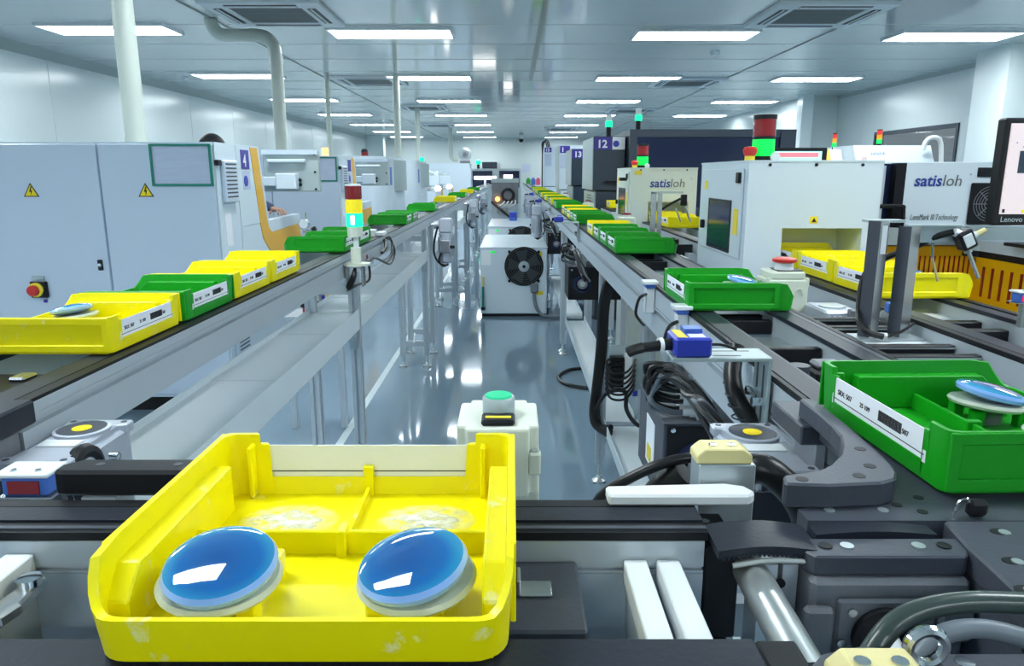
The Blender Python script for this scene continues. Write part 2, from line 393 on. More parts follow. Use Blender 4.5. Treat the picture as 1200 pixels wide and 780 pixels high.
# ================================================================ lens trays
TW, TD, TH = .250, .227, .057
def tray_shell(name, m, t):
    # one walled shell: low rounded lip at y 0, tall sides, notched label wall at y TD
    mb = MB(); out = []
    def corner(cx, cy, r, a0, a1, n): return [(cx+r*math.cos(a0+(a1-a0)*k/n), cy+r*math.sin(a0+(a1-a0)*k/n)) for k in range(n+1)]
    W = TW/2; rf, rb = .022, .010
    o2 = []
    o2 += corner(W-rf, rf, rf, -PI/2, 0, 6) + [(W, .045), (W, .12)] + corner(W-rb, TD-rb, rb, 0, PI/2, 3)
    o2 += [(.096, TD), (.096, TD), (.088, TD), (.088, TD), (-.088, TD), (-.088, TD), (-.096, TD), (-.096, TD)]
    o2 += corner(-W+rb, TD-rb, rb, PI/2, PI, 3) + [(-W, .12), (-W, .045)] + corner(-W+rf, rf, rf, PI, PI*1.5, 6)
    def hgt(p, i):
        if p[1] > TD-.0001 and abs(p[0]) <= .0961:
            k = [q for q in range(len(o2)) if o2[q] == p]
            seq = {.096: (.058, .049), .088: (.049, .019)}[round(abs(p[0]), 3)]
            first = (i == k[0])
            if p[0] > 0: return seq[0] if first else seq[1]
            return seq[1] if first else seq[0]
        return .028+.030*min(1, max(0, (p[1]-.004)/.020))
    th = .0042
    cx, cy = 0, TD/2
    V = []
    for i, p in enumerate(o2):
        h = hgt(p, i)
        q = (p[0]*(1-th/W), cy+(p[1]-cy)*(1-th/(TD/2)))
        b = (p[0]*.975, cy+(p[1]-cy)*.975); qb = (b[0]*(1-th/W), cy+(b[1]-cy)*(1-th/(TD/2)))
        V.append((mb.v((*b, 0)), mb.v((*p, h)), mb.v((*q, h)), mb.v((*qb, .004))))
    n = len(V)
    for i in range(n):
        A, C = V[i], V[(i+1) % n]
        for k in range(3): mb.f([A[k], C[k], C[k+1], A[k+1]])
    mb.f([v[0] for v in V][::-1]); mb.f([v[3] for v in V])
    return mb.build(name, m, t, smooth=True)
def make_tray(kind, lenses=0):
    m = m_yel if kind == 'yellow' else m_grn
    t = thing('lens_tray', kind, 'tray')
    tray_shell('shell', m, t)
    W = TW/2
    for s in (-1, 1):                                       # framed recess of each outer side, ledge inside
        a, b = (W-.002, W+.0015) if s > 0 else (-W-.0015, -W+.002)
        MB().frame(.036, .226, .003, .0575, a, b, .011, 'yz').build('side_frame', m, t, bev=.0008)
    for s in (-1, 1):
        a, b = (W-.019, W-.004) if s > 0 else (-W+.004, -W+.019)
        MB().prism([(.022, .004), (.022, .026), (.04, .043), (.19, .043), (.19, .004)], 'yz', a, b).build('side_ledge', m, t, bev=.0012)
    MB().frame(-W+.012, W-.012, .010, TD-.014, -.003, .001, .006).build('skirt', m, t)
    B('divider', m, t, (-W+.018, W-.018, .118, .122, .003, .022), bev=.001); B('divider_post', m, t, (-.0035, .0035, .112, .128, .003, .025), bev=.001)
    B('middle_rib', m, t, (-.0015, .0015, .122, TD-.004, .003, .012)); B('rib_socket', m, t, (-.004, .004, TD-.01, TD-.003, .003, .03))
    B('label_guide', m, t, (.097, .101, TD-.016, TD-.002, .004, .050), (-.101, -.097, TD-.016, TD-.002, .004, .050), bev=.001)
    for s in (-1, 1):
        for dx in (-.024, .012):
            B('lens_rest', m, t, (s*.058+dx, s*.058+dx+.012, .030, .044, .003, .022), (s*.058+dx, s*.058+dx+.012, .082, .094, .003, .022), bev=.001)
    c = B('label_card', m_paper, t, (-.0925, .0925, TD-.0025, TD-.0012, .0165, .0475))
    def pr(side):
        mb = MB(); yy = (TD-.0012, TD-.0008) if side > 0 else (TD-.0029, TD-.0025)
        X = lambda x: -x*side                              # reads from its own side
        def bx(x0, x1, z0, z1): mb.box(min(X(x0), X(x1)), max(X(x0), X(x1)), *yy, z0, z1)
        bx(-.09, .09, .0235, .0243)
        if side > 0:
            x = .008
            for k in range(22):
                wd = (.0006, .0012, .0018)[(k*7) % 3]; bx(x, x+wd, .029, .040); x += wd+.0008
        return mb
    pr(1).build('barcode', m_ink, c); pr(-1).build('ruled_line', m_ink, c)
    if True:
        for body, sz, x, z in (('SRX: 507', .0085, .080, .030), ('25 109', .0075, .030, .031), ('507', .0075, -.052, .031)):
            text('print', body, sz, m_ink, c, (x, TD-.0010, z), (PI/2, 0, PI))
    return t
def make_lens(K=.93):
    t = thing('lens_blank', '', 'lens')
    # block piece on the tray, cloudy ring, tilted lens
    MB().lathe([(.014, 0), (.016, .012), (.020, .016), (.020, .020), (0, .020)], n=20).build('block_piece', m_grey, t, smooth=True)
    B('block_key', m_offw, t, (-.012, .012, -.024, -.010, .012, .022), bev=.001)
    mb = MB(); mb.M = Matrix.Translation((0, .005, .023)) @ Matrix.Rotation(math.radians(6), 4, 'X')
    mb.lathe([(.020, -.003), (.036, -.003), (.038, 0), (.036, .003), (.020, .003)], n=36).build('holding_ring', m_ring, t, smooth=True)
    R = Matrix.Translation((0, -.001, .037)) @ Matrix.Rotation(math.radians(11), 4, 'X') @ Matrix.Rotation(math.radians(-5), 4, 'Y')
    mb = MB(); mb.M = R
    mb.lathe([(.022, -.010), (.0335, -.006), (.0348, -.002), (.0328, .0014)], n=40).build('lens_edge', m_rim, t, smooth=True)
    mb = MB(); mb.M = R
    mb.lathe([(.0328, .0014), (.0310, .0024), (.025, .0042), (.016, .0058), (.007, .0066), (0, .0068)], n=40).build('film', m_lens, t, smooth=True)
    return t
TP = {'yellow': make_tray('yellow'), 'green': make_tray('green')}
LP = make_lens()
BZ = 1.0742
def tray(kind, x, y, side, label, group=None, z=BZ, yaw=0, lens=()):
    """x, y: middle of the label wall's foot; side: which way the label looks ('+x', '-x', '+y')"""
    rz = {'+x': -PI/2, '-x': PI/2, '+y': 0}[side]+yaw
    off = Matrix.Rotation(rz, 3, 'Z') @ Vector((0, -TD, 0))
    o = place(TP[kind], (x+off.x, y+off.y, z), label, 'tray', group, rz)
    for lx, ly, tilt, lb in lens:
        p = Matrix.Rotation(rz, 3, 'Z') @ Vector((lx, ly, .004))
        place(LP, (x+off.x+p.x, y+off.y+p.y, z+p.z), lb, 'lens', 'lens blanks in the trays', rz+tilt)
    return o
fgt = tray('yellow', -.124, .368+TD, '+y', 'big yellow lens tray with two blue lenses on the crossing conveyor', lens=(
    (-.058, .043, .5, 'blue lens tilted in the big yellow tray, on the side of the aisle conveyor'), (.062, .044, -.35, 'blue lens in the big yellow tray, nearer the silver roller')))
for dx in (-.055, .055):
    d = MB().lathe([(.036, 0), (.036, .0003), (0, .0004)], n=24).build('dust_patch', m_dust, fgt); d.location = (dx, .170, .0045); d.scale = (1.2, .85, 1); d['kind'] = 'stuff'
QL = 'trays on the orange-stripe machine conveyor'
tray('yellow', -.630, 1.235, '+x', 'yellow tray with a blue lens, first on the conveyor by the yellow-red switch', QL, lens=((-.058, .06, 0, 'blue lens in the first yellow tray by the yellow-red switch'),))
tray('green', -.628, 1.50, '+x', 'green tray with white label squeezed between yellow trays on the aisle conveyor', QL)
tray('yellow', -.628, 1.76, '+x', 'yellow tray holding a lens right behind the labelled green tray', QL, lens=((.06, .06, 0, 'pale blue lens just showing over the third tray rim'),))
tray('yellow', -.628, 2.02, '+x', 'yellow tray in front of the orange L-shaped stripe, end of its queue', QL)
tray('green', -.612, 2.78, '+x', 'dark green tray just beside the beacon with red, yellow and green lenses', QL)
tray('green', -.612, 3.04, '+x', 'dark green tray tucked directly behind the tray by the beacon', QL)
tray('green', -.600, 4.29, '+x', 'dark green tray right of the three-colour beacon, before the small orange panel', QL)
tray('green', -.600, 4.56, '+x', 'dark green tray touching the back of the one by the small orange panel', QL)
tray('green', -.600, 5.86, '+x', 'small dark green tray in front of the first rounded white machine', QL)
tray('yellow', -.600, 7.86, '+x', 'small yellow tray alone past the rounded white machines', QL)
tray('green', -.600, 9.6, '+x', 'tiny green tray between two yellow ones far down the aisle conveyor', QL)
tray('yellow', -.600, 11.6, '+x', 'tiny yellow tray far down the aisle conveyor, near the white worklight', QL)
tray('green', -.600, 13.6, '+x', 'tiny green tray, last one before the white worklight', QL)
QR = 'trays queuing beside the numbered machines'
tray('green', .365, 1.612, '-x', 'green tray with a lens next to the cream emergency stop box', QR, lens=((.055, .06, 0, 'blue lens peeping from the green tray by the stop box'),))
for i, (k, y, lb) in enumerate((('green', 2.742, 'front green tray of the four-tray group before the lettered machines'), ('green', 2.995, 'second green tray of the four-tray group, behind the front one'),
                     ('green', 3.25, 'third tray, green, touching the yellow tray of the four-tray group'), ('yellow', 3.505, 'yellow tray closing the four-tray group'),
                     ('green', 4.36, 'front green tray of the five-tray group level with the second lettered machine'), ('green', 4.615, 'second green tray of the five-tray group'),
                     ('yellow', 4.87, 'yellow tray between green ones in the five-tray group'), ('green', 5.125, 'green tray between two yellow trays of the five-tray group'), ('yellow', 5.38, 'yellow tray at the back of the five-tray group'))):
    tray(k, .372, y, '-x', lb, QR)
far = ('green', 'green', 'yellow', 'green', 'green', 'yellow', 'green', 'green', 'yellow', 'green', 'green', 'green', 'yellow', 'green', 'yellow', 'green', 'green', 'yellow', 'green', 'yellow', 'green', 'green')
y = 6.35
nth = 'first second third fourth fifth sixth seventh eighth ninth tenth eleventh twelfth thirteenth fourteenth fifteenth sixteenth seventeenth eighteenth nineteenth twentieth twenty-first twenty-second'.split()
for i, k in enumerate(far):
    tray(k, .374, y, '-x', '%s tray, %s past the five-tray group in the distant queue' % (k, nth[i]), 'distant trays beside machines 12 to 15')
    y += .262 if i % 3 != 1 else .62
Q2 = 'trays entering the lettered machines'
tray('yellow', .838, 1.77, '-x', 'yellow tray nearest the steel brackets, running to the lettered machine', Q2, lens=((.06, .06, 0, 'pale lens rim in the yellow tray by the steel brackets'),))
tray('yellow', .842, 2.025, '-x', 'middle yellow tray, half hidden behind the steel brackets', Q2)
tray('yellow', .842, 2.28, '-x', 'yellow tray entering the opening of the nearer lettered machine', Q2)
tray('yellow', .838, 4.05, '-x', 'yellow tray before the opening of the second lettered machine', Q2)
tray('yellow', .842, 4.42, '-x', 'yellow tray inside the opening of the second lettered machine', Q2)
tray('yellow', .842, 6.45, '-x', 'yellow tray barely showing by the cream box under machine 12', Q2)
tray('green', .376, .720, '-x', 'green tray with two blue lenses turning the corner by the curved dark guide', 'trays turning at the corner', z=BZ, yaw=.03,
     lens=((.055, .066, .4, 'blue lens in the corner green tray, closer to its far wall'), (-.058, .060, 0, 'blue lens at the picture edge in the corner green tray')))
for p in list(TP.values())+[LP]: drop(p)

# ================================================================ conveyors
def foot(leg, x, y):
    f = MB().cyl((x, y, .012), (x, y, .105), .0065, n=8).lathe([(.032, 0), (.032, .008), (.016, .018), (.012, .03), (0, .03)], (x, y, 0), 14).build('foot', m_roll, leg, smooth=True)
    B('foot_pad', m_blk, leg, (x-.026, x+.026, y-.026, y+.026, .0, .004))
def leg(t, x, y, top, r=.02):
    mb = MB()
    g = .005                                                # square slotted extrusion
    P = [(-r, -r), (-g, -r), (-g, -r+.007), (g, -r+.007), (g, -r), (r, -r), (r, -g), (r-.007, -g), (r-.007, g), (r, g), (r, r), (g, r), (g, r-.007), (-g, r-.007), (-g, r), (-r, r), (-r, g), (-r+.007, g), (-r+.007, -g), (-r, -g)]
    mb.prism([(x+a, y+b) for a, b in P], 'xy', .085, top)
    l = mb.build('leg', m_alu, t)
    foot(l, x, y)
    return l
def rail(t, xo, xi, y0, y1, zb, zt, gz):
    """side beam: outer face at xo, inner at xi; slots along gz"""
    s = 1 if xi > xo else -1
    P = [(xo, zb), (xo, gz-.005), (xo+s*.012, gz-.005), (xo+s*.012, gz+.005), (xo, gz+.005), (xo, gz+.010), (xo+s*.003, gz+.010), (xo+s*.003, gz+.013), (xo, gz+.013), (xo, zt), (xi, zt), (xi, zb)]
    return MB().prism(P, 'xz', y0, y1).build('side_rail', m_alu, t)
def belt(t, x0, x1, y0, y1, z0=1.062, z1=1.0705):
    b = B('belt', m_belt, t, (x0, x1, y0, y1, z0, z1))
    return b
# ---- aisle conveyor in front of the orange-stripe machines
cl = thing('belt_conveyor', 'long aluminium belt conveyor in front of the machines with orange stripes', 'conveyor', (-.73, 2.8, 0))
rail(cl, -.612, -.668, .86, 26.5, .982, 1.066, 1.040)
rail(cl, -.87, -.815, .86, 26.5, .982, 1.066, 1.040)
B('guide_strip', m_blk, cl, (-.632, -.6135, .875, 26.5, 1.066, 1.0708)); B('guide_strip', m_blk, cl, (-.868, -.85, .875, 26.5, 1.066, 1.0708))
belt(cl, -.672, -.635, .87, 26.5); belt(cl, -.85, -.812, .87, 26.5)
B('bed_plate', m_zinc, cl, (-.812, -.672, 1.35, 2.6, 1.0, 1.004), (-.812, -.672, 3.3, 5.2, 1.0, 1.004))
for y in (2.2, 2.5, 3.5, 4.0, 4.8, 5.5, 6.4, 7.2, 8.2):
    B('cross_member', m_alu, cl, (-.815, -.668, y-.02, y+.02, .985, 1.025))
for y in (2.78, 5.07, 5.48, 7.54, 7.95, 9.56, 10.2, 12.4, 12.9, 15.2, 15.7, 18.2):
    leg(cl, -.612+.0, y, .985); leg(cl, -.782, y, .985)
    B('leg_brace', m_alu, cl, (-.762, -.632, y-.016, y+.016, .15, .19)); B('leg_brace', m_alu, cl, (-.762, -.632, y-.016, y+.016, .90, .94))
for a, b in ((.95, 2.758), (2.8, 5.05), (5.5, 7.52), (7.97, 10.18), (10.22, 12.38), (12.92, 15.2)):
    MB().prism([(-.592, .765), (-.592, .845), (-.596, .845), (-.596, .829), (-.782, .829), (-.782, .845), (-.786, .845), (-.786, .765)], 'xz', a, b).build('cable_channel', m_alul, cl)
    for yy in (a+.35, (a+b)/2, b-.35): B('channel_strap', m_alul, cl, (-.596, -.782, yy-.04, yy+.04, .829, .831))
for y in (2.755, 5.045, 7.515):
    MB().prism([(y, .765), (y, .69), (y-.012, .69), (y-.06, .753), (y-.06, .765)], 'yz', -.63, -.60).build('corner_bracket', m_zinc, cl)
for y in (5.06, 7.53, 9.56):
    MB().prism([(y, .19), (y, .25), (y-.05, .19)], 'yz', -.70, -.69).build('corner_bracket', m_zinc, cl)
# drive block at the near end
B('end_block', m_grey, cl, (-.668, -.612, .70, .855, .955, 1.045), bev=.003)
B('end_cap', m_belt, cl, (-.70, -.598, .69, .87, 1.045, 1.076), bev=.003)
B('end_cap', m_belt, cl, (-.90, -.80, .69, .87, 1.045, 1.076), bev=.003)
# ---- queue conveyor beside the numbered machines
cr = thing('belt_conveyor', 'long aluminium belt conveyor carrying the queue of green trays past the numbered machines', 'conveyor', (.48, 3.0, 0))
rail(cr, .37, .418, .80, 26.5, .947, 1.062, 1.005); rail(cr, .602, .548, .80, 26.5, .947, 1.062, 1.005)
B('guide_strip', m_blk, cr, (.3715, .379, .82, 26.5, 1.062, 1.0708)); B('guide_strip', m_blk, cr, (.590, .6005, .82, 26.5, 1.062, 1.0708))
belt(cr, .382, .42, .80, 26.5); belt(cr, .544, .5755, .80, 26.5); B('wear_strip', m_dark, cr, (.577, .588, .80, 26.5, 1.062, 1.0705))
B('wear_strip', m_dark, cr, (.420, .428, .80, 26.5, 1.055, 1.068))
for y in (3.06, 5.43, 5.52, 7.9, 8.3, 10.6, 13.0, 15.6, 18.5):
    leg(cr, .392, y, .947); leg(cr, .585, y, .947); B('leg_brace', m_alu, cr, (.412, .565, y-.016, y+.016, .19, .23))
for y in (1.95, 2.65):
    leg(cr, .585, y, .947)
for a, b in ((.95, 3.03), (3.09, 5.4), (5.55, 7.88)):
    MB().prism([(.402, .255), (.402, .305), (.406, .305), (.406, .27), (.545, .27), (.545, .305), (.549, .305), (.549, .255)], 'xz', a, b).build('cable_channel', m_alul, cr)
MB().prism([(.624, .40), (.624, .45), (.628, .45), (.628, .41), (.702, .41), (.702, .45), (.706, .45), (.706, .40)], 'xz', 1.85, 2.82).build('cable_channel', m_alul, cr)
for y in (1.95, 2.65): B('channel_bracket', m_zinc, cr, (.605, .70, y-.015, y+.015, .39, .40))
for y0, y1 in ((1.29, 1.46), (1.62, 1.9), (2.05, 2.5), (2.85, 4.0)):
    B('bed_plate', m_zinc, cr, (.418, .548, y0, y1, 1.020, 1.024))
    MB().lathe([(.008, 0), (.007, .004), (0, .005)], (.48, (y0+y1)/2, 1.024), 10).build('screw', m_chrome, cr, smooth=True)
for y in (1.50, 1.56, 1.25, 2.55, 2.62, 2.80):
    B('cross_bar', m_blk, cr, (.42, .546, y-.009, y+.009, 1.022, 1.052), bev=.002)
# ---- lanes feeding the lettered machines
def lane2(y0, y1, lb):
    c = thing('belt_conveyor', lb, 'conveyor', (.92, (y0+y1)/2, 0))
    rail(c, .795, .852, y0, y1, .96, 1.062, 1.01); rail(c, 1.055, .995, y0, y1, .96, 1.062, 1.01)
    B('guide_strip', m_blk, c, (.797, .812, y0, y1, 1.062, 1.0708)); B('guide_strip', m_blk, c, (1.034, 1.05, y0, y1, 1.062, 1.0708))
    belt(c, .815, .85, y0, y1); belt(c, .992, 1.022, y0, y1)
    for y in (y0+.06, y1-.1):
        leg(c, .83, y, .96); leg(c, 1.02, y, .96)
    return c
c2 = lane2(.80, 2.235, 'short aluminium belt conveyor leading yellow trays into the nearer lettered machine')
for y in (1.515, 1.43): B('cross_bar', m_blk, c2, (.85, .995, y-.013, y+.013, 1.02, 1.046), bev=.002)
B('bed_plate', m_offw, c2, (.852, .995, 1.60, 1.72, 1.0, 1.035)); B('bed_plate', m_zinc, c2, (.852, .995, .9, 1.40, 1.0, 1.01))
c3 = lane2(3.05, 4.485, 'short aluminium belt conveyor at the second lettered machine')
B('bed_plate', m_zinc, c3, (.852, .995, 3.1, 3.9, 1.0, 1.01))
c4 = lane2(5.9, 6.58, 'stub of aluminium belt conveyor before dark machine 12')
# ---- cross transfer between the queue and the feeding lane
ct = thing('transfer_table', 'cross transfer with black bars and a pale plate between the two tray lanes', 'conveyor', (.70, 1.1, 0))
for y in (1.524, 1.435, 1.27, 1.195):
    B('cross_bar', m_blk, ct, (.604, .793, y-.009, y+.009, 1.000, 1.052), bev=.0015)
    B('bar_edge', m_zinc, ct, (.604, .793, y-.0105, y-.009, 1.046, 1.049))
B('plate', m_offw, ct, (.606, .792, 1.287, 1.417, 1.012, 1.040))
B('frame', m_alu, ct, (.606, .64, 1.16, 1.56, .90, 1.012), (.76, .792, 1.16, 1.56, .90, 1.012))
MB().lathe([(.009, 0), (.009, .004), (.004, .006), (0, .006)], (.777, 1.175, 1.035), 12, 'y').build('screw', m_chrome, ct, smooth=True)
leg(ct, .624, 1.2, .90, .016); leg(ct, .775, 1.2, .90, .016)
ct2 = thing('transfer_table', 'cross transfer with black bars before the second lettered machine', 'conveyor', (.70, 3.35, 0))
for y in (3.55, 3.47, 3.2):
    B('cross_bar', m_blk, ct2, (.604, .793, y-.009, y+.009, 1.000, 1.052), bev=.0015)
B('frame', m_alu, ct2, (.606, .64, 3.1, 3.6, .90, 1.018), (.76, .792, 3.1, 3.6, .90, 1.018))
leg(ct2, .624, 3.35, .90, .016); leg(ct2, .775, 3.35, .90, .016)
# ================================================================ machines with orange stripes (side facing the aisle at XM)
XM = -1.595
def louver(t, x, y0, y1, z0, z1, n=9):
    v = B('vent', m_whiteb, t, (x, x+.025, y0, y1, z0, z1), bev=.006)
    h = (z1-z0-.03)/n
    for k in range(n):
        B('louver_slot', m_dark, v, (x+.0245, x+.0262, y0+.02, y1-.02, z0+.015+k*h+.55*h, z0+.015+k*h+h*.92))
def triangle(t, cx, y, z, s):
    w = MB().prism([(cx-s/2, z), (cx+s/2, z), (cx, z+s*.87)], 'xz', y-.002, y).build('warning_triangle', m_ink, t)
    k = .78; zc = z+s*.29
    MB().prism([(cx-s/2*k, zc-s*.29*k), (cx+s/2*k, zc-s*.29*k), (cx, zc+s*.58*k)], 'xz', y-.003, y-.002).build('yellow_field', m_sign, w)
    MB().prism([(cx+.02*s, zc+.36*s), (cx-.10*s, zc+.02*s), (cx-.0*s, zc+.02*s), (cx-.02*s, zc-.20*s), (cx+.10*s, zc+.12*s), (cx+.01*s, zc+.12*s), (cx+.09*s, zc+.34*s)], 'xz', y-.004, y-.003).build('bolt', m_ink, w)
def monitor_arm(t, x0, x1, z0, z1, y):
    m = B('monitor', m_steelp, t, (x0, x1, y, y+.05, z0, z1), bev=.006)
    B('top_bezel', m_whiteb, m, (x0, x1, y-.02, y, z1-.03, z1))
    w, h = x1-x0, z1-z0
    B('hood', m_white, m, (x0+.10*w, x0+.78*w, y-.035, y, z1-.30*h, z1-.22*h), bev=.004)
    B('mount_box', m_white, t, (x0+.28*w, x0+.64*w, y-.09, y, z0+.06*h, z0+.44*h), bev=.006)
    B('arm', m_white, t, (x0-.12*w, x0+.30*w, y-.07, y-.02, z0+.14*h, z0+.36*h), bev=.004)
    for zz in (.17, .28): MB().lathe([(.012, 0), (.012, .018), (0, .02)], (x0+.655*w, y-.0, z0+zz*h), 10, 'y').build('knob', m_blk, m, smooth=True)
    for zz in (.06, .47, .90): MB().lathe([(.008, 0), (.008, .006), (0, .007)], (x1-.025, y, z0+zz*h), 10, 'y').build('screw', m_blk, m, smooth=True)
def generator(y0, num, lb, full=True):
    t = thing('lens_machine', lb, 'machine', (-2.4, y0, 0))
    Y = lambda d: y0+d
    L = -3.3
    MB().prism([(Y(.012), .10), (Y(.012), 1.515), (Y(.69), 1.515), (Y(.80), 1.0), (Y(1.50), 1.0), (Y(1.52), .10)], 'yz', L, XM-.004).build('body', m_whiteb, t)
    B('plinth', m_blk, t, (L+.05, XM-.06, Y(.08), Y(1.45), 0, .10))
    B('top_cover', m_white, t, (L, XM, Y(.005), Y(.69), 1.515, 1.523))
    # side skin
    MB().prism([(Y(.0), .11), (Y(.0), 1.515), (Y(.30), 1.513), (Y(.30), .11)], 'yz', XM-.004, XM+.002).build('side_panel', m_white, t)
    MB().prism([(Y(.304), 1.055), (Y(.304), 1.513), (Y(.53), 1.513), (Y(.63), 1.055)], 'yz', XM-.004, XM+.004).build('side_panel', m_white, t)
    MB().prism([(Y(.304), .11), (Y(.304), 1.05), (Y(.62), 1.05), (Y(.66), .95), (Y(.78), .86), (Y(1.0), .80), (Y(1.46), .80), (Y(1.47), .11)], 'yz', XM-.004, XM+.004).build('side_panel', m_white, t)
    MB().prism([(Y(.534), 1.513), (Y(.66), 1.513), (Y(.75), 1.10), (Y(.78), 1.02), (Y(.83), .985), (Y(.90), .98), (Y(1.49), 1.0), (Y(1.50), .82), (Y(1.0), .805), (Y(.79), .865), (Y(.67), .955), (Y(.634), 1.05)], 'yz', XM-.004, XM+.006).build('orange_stripe', m_orange, t)
    MB().prism([(Y(.663), 1.515), (Y(.69), 1.515), (Y(.80), 1.06), (Y(1.5), 1.068), (Y(1.5), 1.003), (Y(.90), .983), (Y(.83), .99), (Y(.78), 1.03), (Y(.753), 1.10)], 'yz', XM-.05, XM+.003).build('stripe_border', m_white, t)
    B('work_tray', m_dark, t, (XM-.9, XM-.06, Y(.84), Y(1.44), 1.0, 1.03))
    # front panels
    B('door_panel', m_whiteb, t, (-2.216, XM-.006, Y(-.008), Y(.012), .12, 1.513), (L, -2.226, Y(-.008), Y(.012), .12, 1.513), bev=.004)
    louver(t, XM+.002, Y(.055), Y(.25), 1.20, 1.43)
    louver(t, XM+.002, Y(.055), Y(.25), .24, .47)
    s = B('number_plate', m_navy, t, (XM+.004, XM+.007, Y(.37), Y(.50), 1.385, 1.495))
    if num: text('number', num, .10, m_whitesign, s, (XM+.0075, Y(.40), 1.40), (PI/2, 0, PI/2), bold=.002)
    s = B('notice', m_sheet, t, (XM+.004, XM+.006, Y(.38), Y(.50), 1.265, 1.375))
    MB().lathe([(.032, 0), (.032, .003), (0, .004)], (XM+.006, Y(.425), 1.315), 16, 'x').build('round_emblem', m_blue, s, smooth=True)
    B('type_plate', m_paper, t, (XM+.002, XM+.004, Y(.07), Y(.16), .96, 1.14))
    if full:
        triangle(t, -2.598, Y(-.008), 1.235, .085); triangle(t, -1.978, Y(-.008), 1.235, .085)
        MB().frame(-1.935, -1.607, 1.292, 1.512, Y(-.02), Y(-.008), .012, 'xz').build('sheet_frame', m_teal, t)
        B('printed_sheet', m_sheet, t, (-1.923, -1.619, Y(-.012), Y(-.008), 1.304, 1.50))
        sw = B('switch_plate', m_blk, t, (-2.665, -2.575, Y(-.03), Y(-.008), .685, .775), bev=.004)
        MB().lathe([(.040, 0), (.040, .012), (0, .013)], (-2.63, Y(-.03), .73), 20, 'y').build('switch_ring', m_label, sw, smooth=True)
        MB().lathe([(.030, .010), (.028, .035), (0, .036)], (-2.635, Y(-.03), .728), 16, 'y').build('switch_knob', m_red, sw, smooth=True)
        B('lock_bar', m_zinc, t, (-2.655, -2.59, Y(-.02), Y(-.008), .785, .805)); B('seal', m_navy, t, (-2.61, -2.59, Y(-.012), Y(-.008), .655, .672))
        la = B('latch', m_blk, t, (-2.285, -2.255, Y(-.016), Y(-.008), .835, .895), bev=.004)
        MB().lathe([(.010, 0), (.010, .006), (0, .007)], (-2.27, Y(-.016), .865), 12, 'y').build('lock', m_chrome, la, smooth=True)
        B('clip', m_blk, t, (XM-.008, XM+.02, Y(.0), Y(.04), 1.40, 1.43))
    else:
        MB().frame(-1.935, -1.607, 1.292, 1.512, Y(-.02), Y(-.008), .012, 'xz').build('sheet_frame', m_teal, t)
        B('printed_sheet', m_sheet, t, (-1.923, -1.619, Y(-.012), Y(-.008), 1.304, 1.50))
        B('clip', m_blk, t, (XM-.008, XM+.02, Y(.0), Y(.04), 1.40, 1.43))
    monitor_arm(t, -1.68, -1.305, 1.24, 1.515, Y(1.02))
    B('arm_post', m_white, t, (-1.80, -1.735, Y(.93), Y(.99), 1.068, 1.42))
    B('arm_link', m_white, t, (-1.76, -1.66, Y(.96), Y(1.0), 1.28, 1.34))
    return t
g1 = generator(4.0, '4', 'white machine 4 with warning triangles, framed sheet and an orange stripe')
g2 = generator(6.84, '', 'white machine with an orange stripe and louvred vent, just past machine 4', False)
t = thing('signal_beacon', 'small beacon with a glowing orange top above the second machine with an orange stripe', 'beacon', (-2.05, 8.2, 1.5))
B('base', m_offw, t, (-2.09, -2.01, 8.16, 8.24, 1.4, 1.56)); MB().cyl((-2.05, 8.2, 1.56), (-2.05, 8.2, 1.64), .035).build('lens', m_amberlight, t, smooth=True)
t = thing('signal_beacon', 'small beacon with a dark red lens standing beside the first rounded white machine', 'beacon', (-2.05, 10.4, 1.55))
MB().cyl((-2.05, 10.4, 1.585), (-2.05, 10.4, 1.66), .05).build('lens', m_redd, t, smooth=True); MB().lathe([(.055, 0), (.04, .04), (0, .05)], (-2.05, 10.4, 1.66), 12).build('cap', m_blk, t, smooth=True)
def rounded(y0, lb):
    t = thing('lens_machine', lb, 'machine', (-2.3, y0, 0)); X = XM
    P = [(-3.0, y0), (X-.25, y0)]+[(X-.25+.25*math.sin(a*PI/12), y0+.25-.25*math.cos(a*PI/12)) for a in range(1, 7)]+[(X, y0+1.6), (-3.0, y0+1.6)]
    MB().prism(P, 'xy', .1, 1.55).build('body', m_white, t, smooth=True)
    Q = [(x+(.012 if x > -2.9 else 0), y) for x, y in P]
    MB().prism(Q, 'xy', 1.55, 1.585).build('top_rim', m_white, t, smooth=True)
    B('plinth', m_dark, t, (-2.95, X-.06, y0+.05, y0+1.55, 0, .1))
    # bulging hood and lower door on the aisle side
    arcp = lambda y1, y2, dep, n=8: [(X-.004, y1)]+[(X+dep*math.sin(PI*k/n)**.7, y1+(y2-y1)*k/n) for k in range(1, n)]+[(X-.004, y2)]
    MB().prism(arcp(y0+.62, y0+1.5, .10), 'xy', 1.14, 1.545).build('hood', m_steelp, t, smooth=True)
    MB().prism(arcp(y0+.45, y0+1.0, .05), 'xy', .55, 1.02).build('lower_door', m_white, t, smooth=True)
    B('blue_strip', m_blue2, t, (X-.002, X+.004, y0+.30, y0+.44, 1.22, 1.45))
    B('notice_frame', m_offw, t, (X-.002, X+.012, y0+1.5, y0+1.58, 1.2, 1.42)); MB().lathe([(.03, 0), (.03, .02), (0, .025)], (X, y0+1.5, 1.36), 10, 'x').build('knob', m_blk, t, smooth=True)
    return t
rounded(9.4, 'first rounded white machine with a bulging hood, beside the small green tray')
rounded(12.3, 'second rounded white machine with a bulging hood, with a green beacon on top')
t = thing('signal_beacon', 'green glowing beacon on the corner of the second rounded white machine', 'beacon', (-1.62, 13.4, 1.585))
MB().cyl((-1.62, 13.4, 1.585), (-1.62, 13.4, 1.66), .04).build('lens', m_grnl, t, smooth=True)
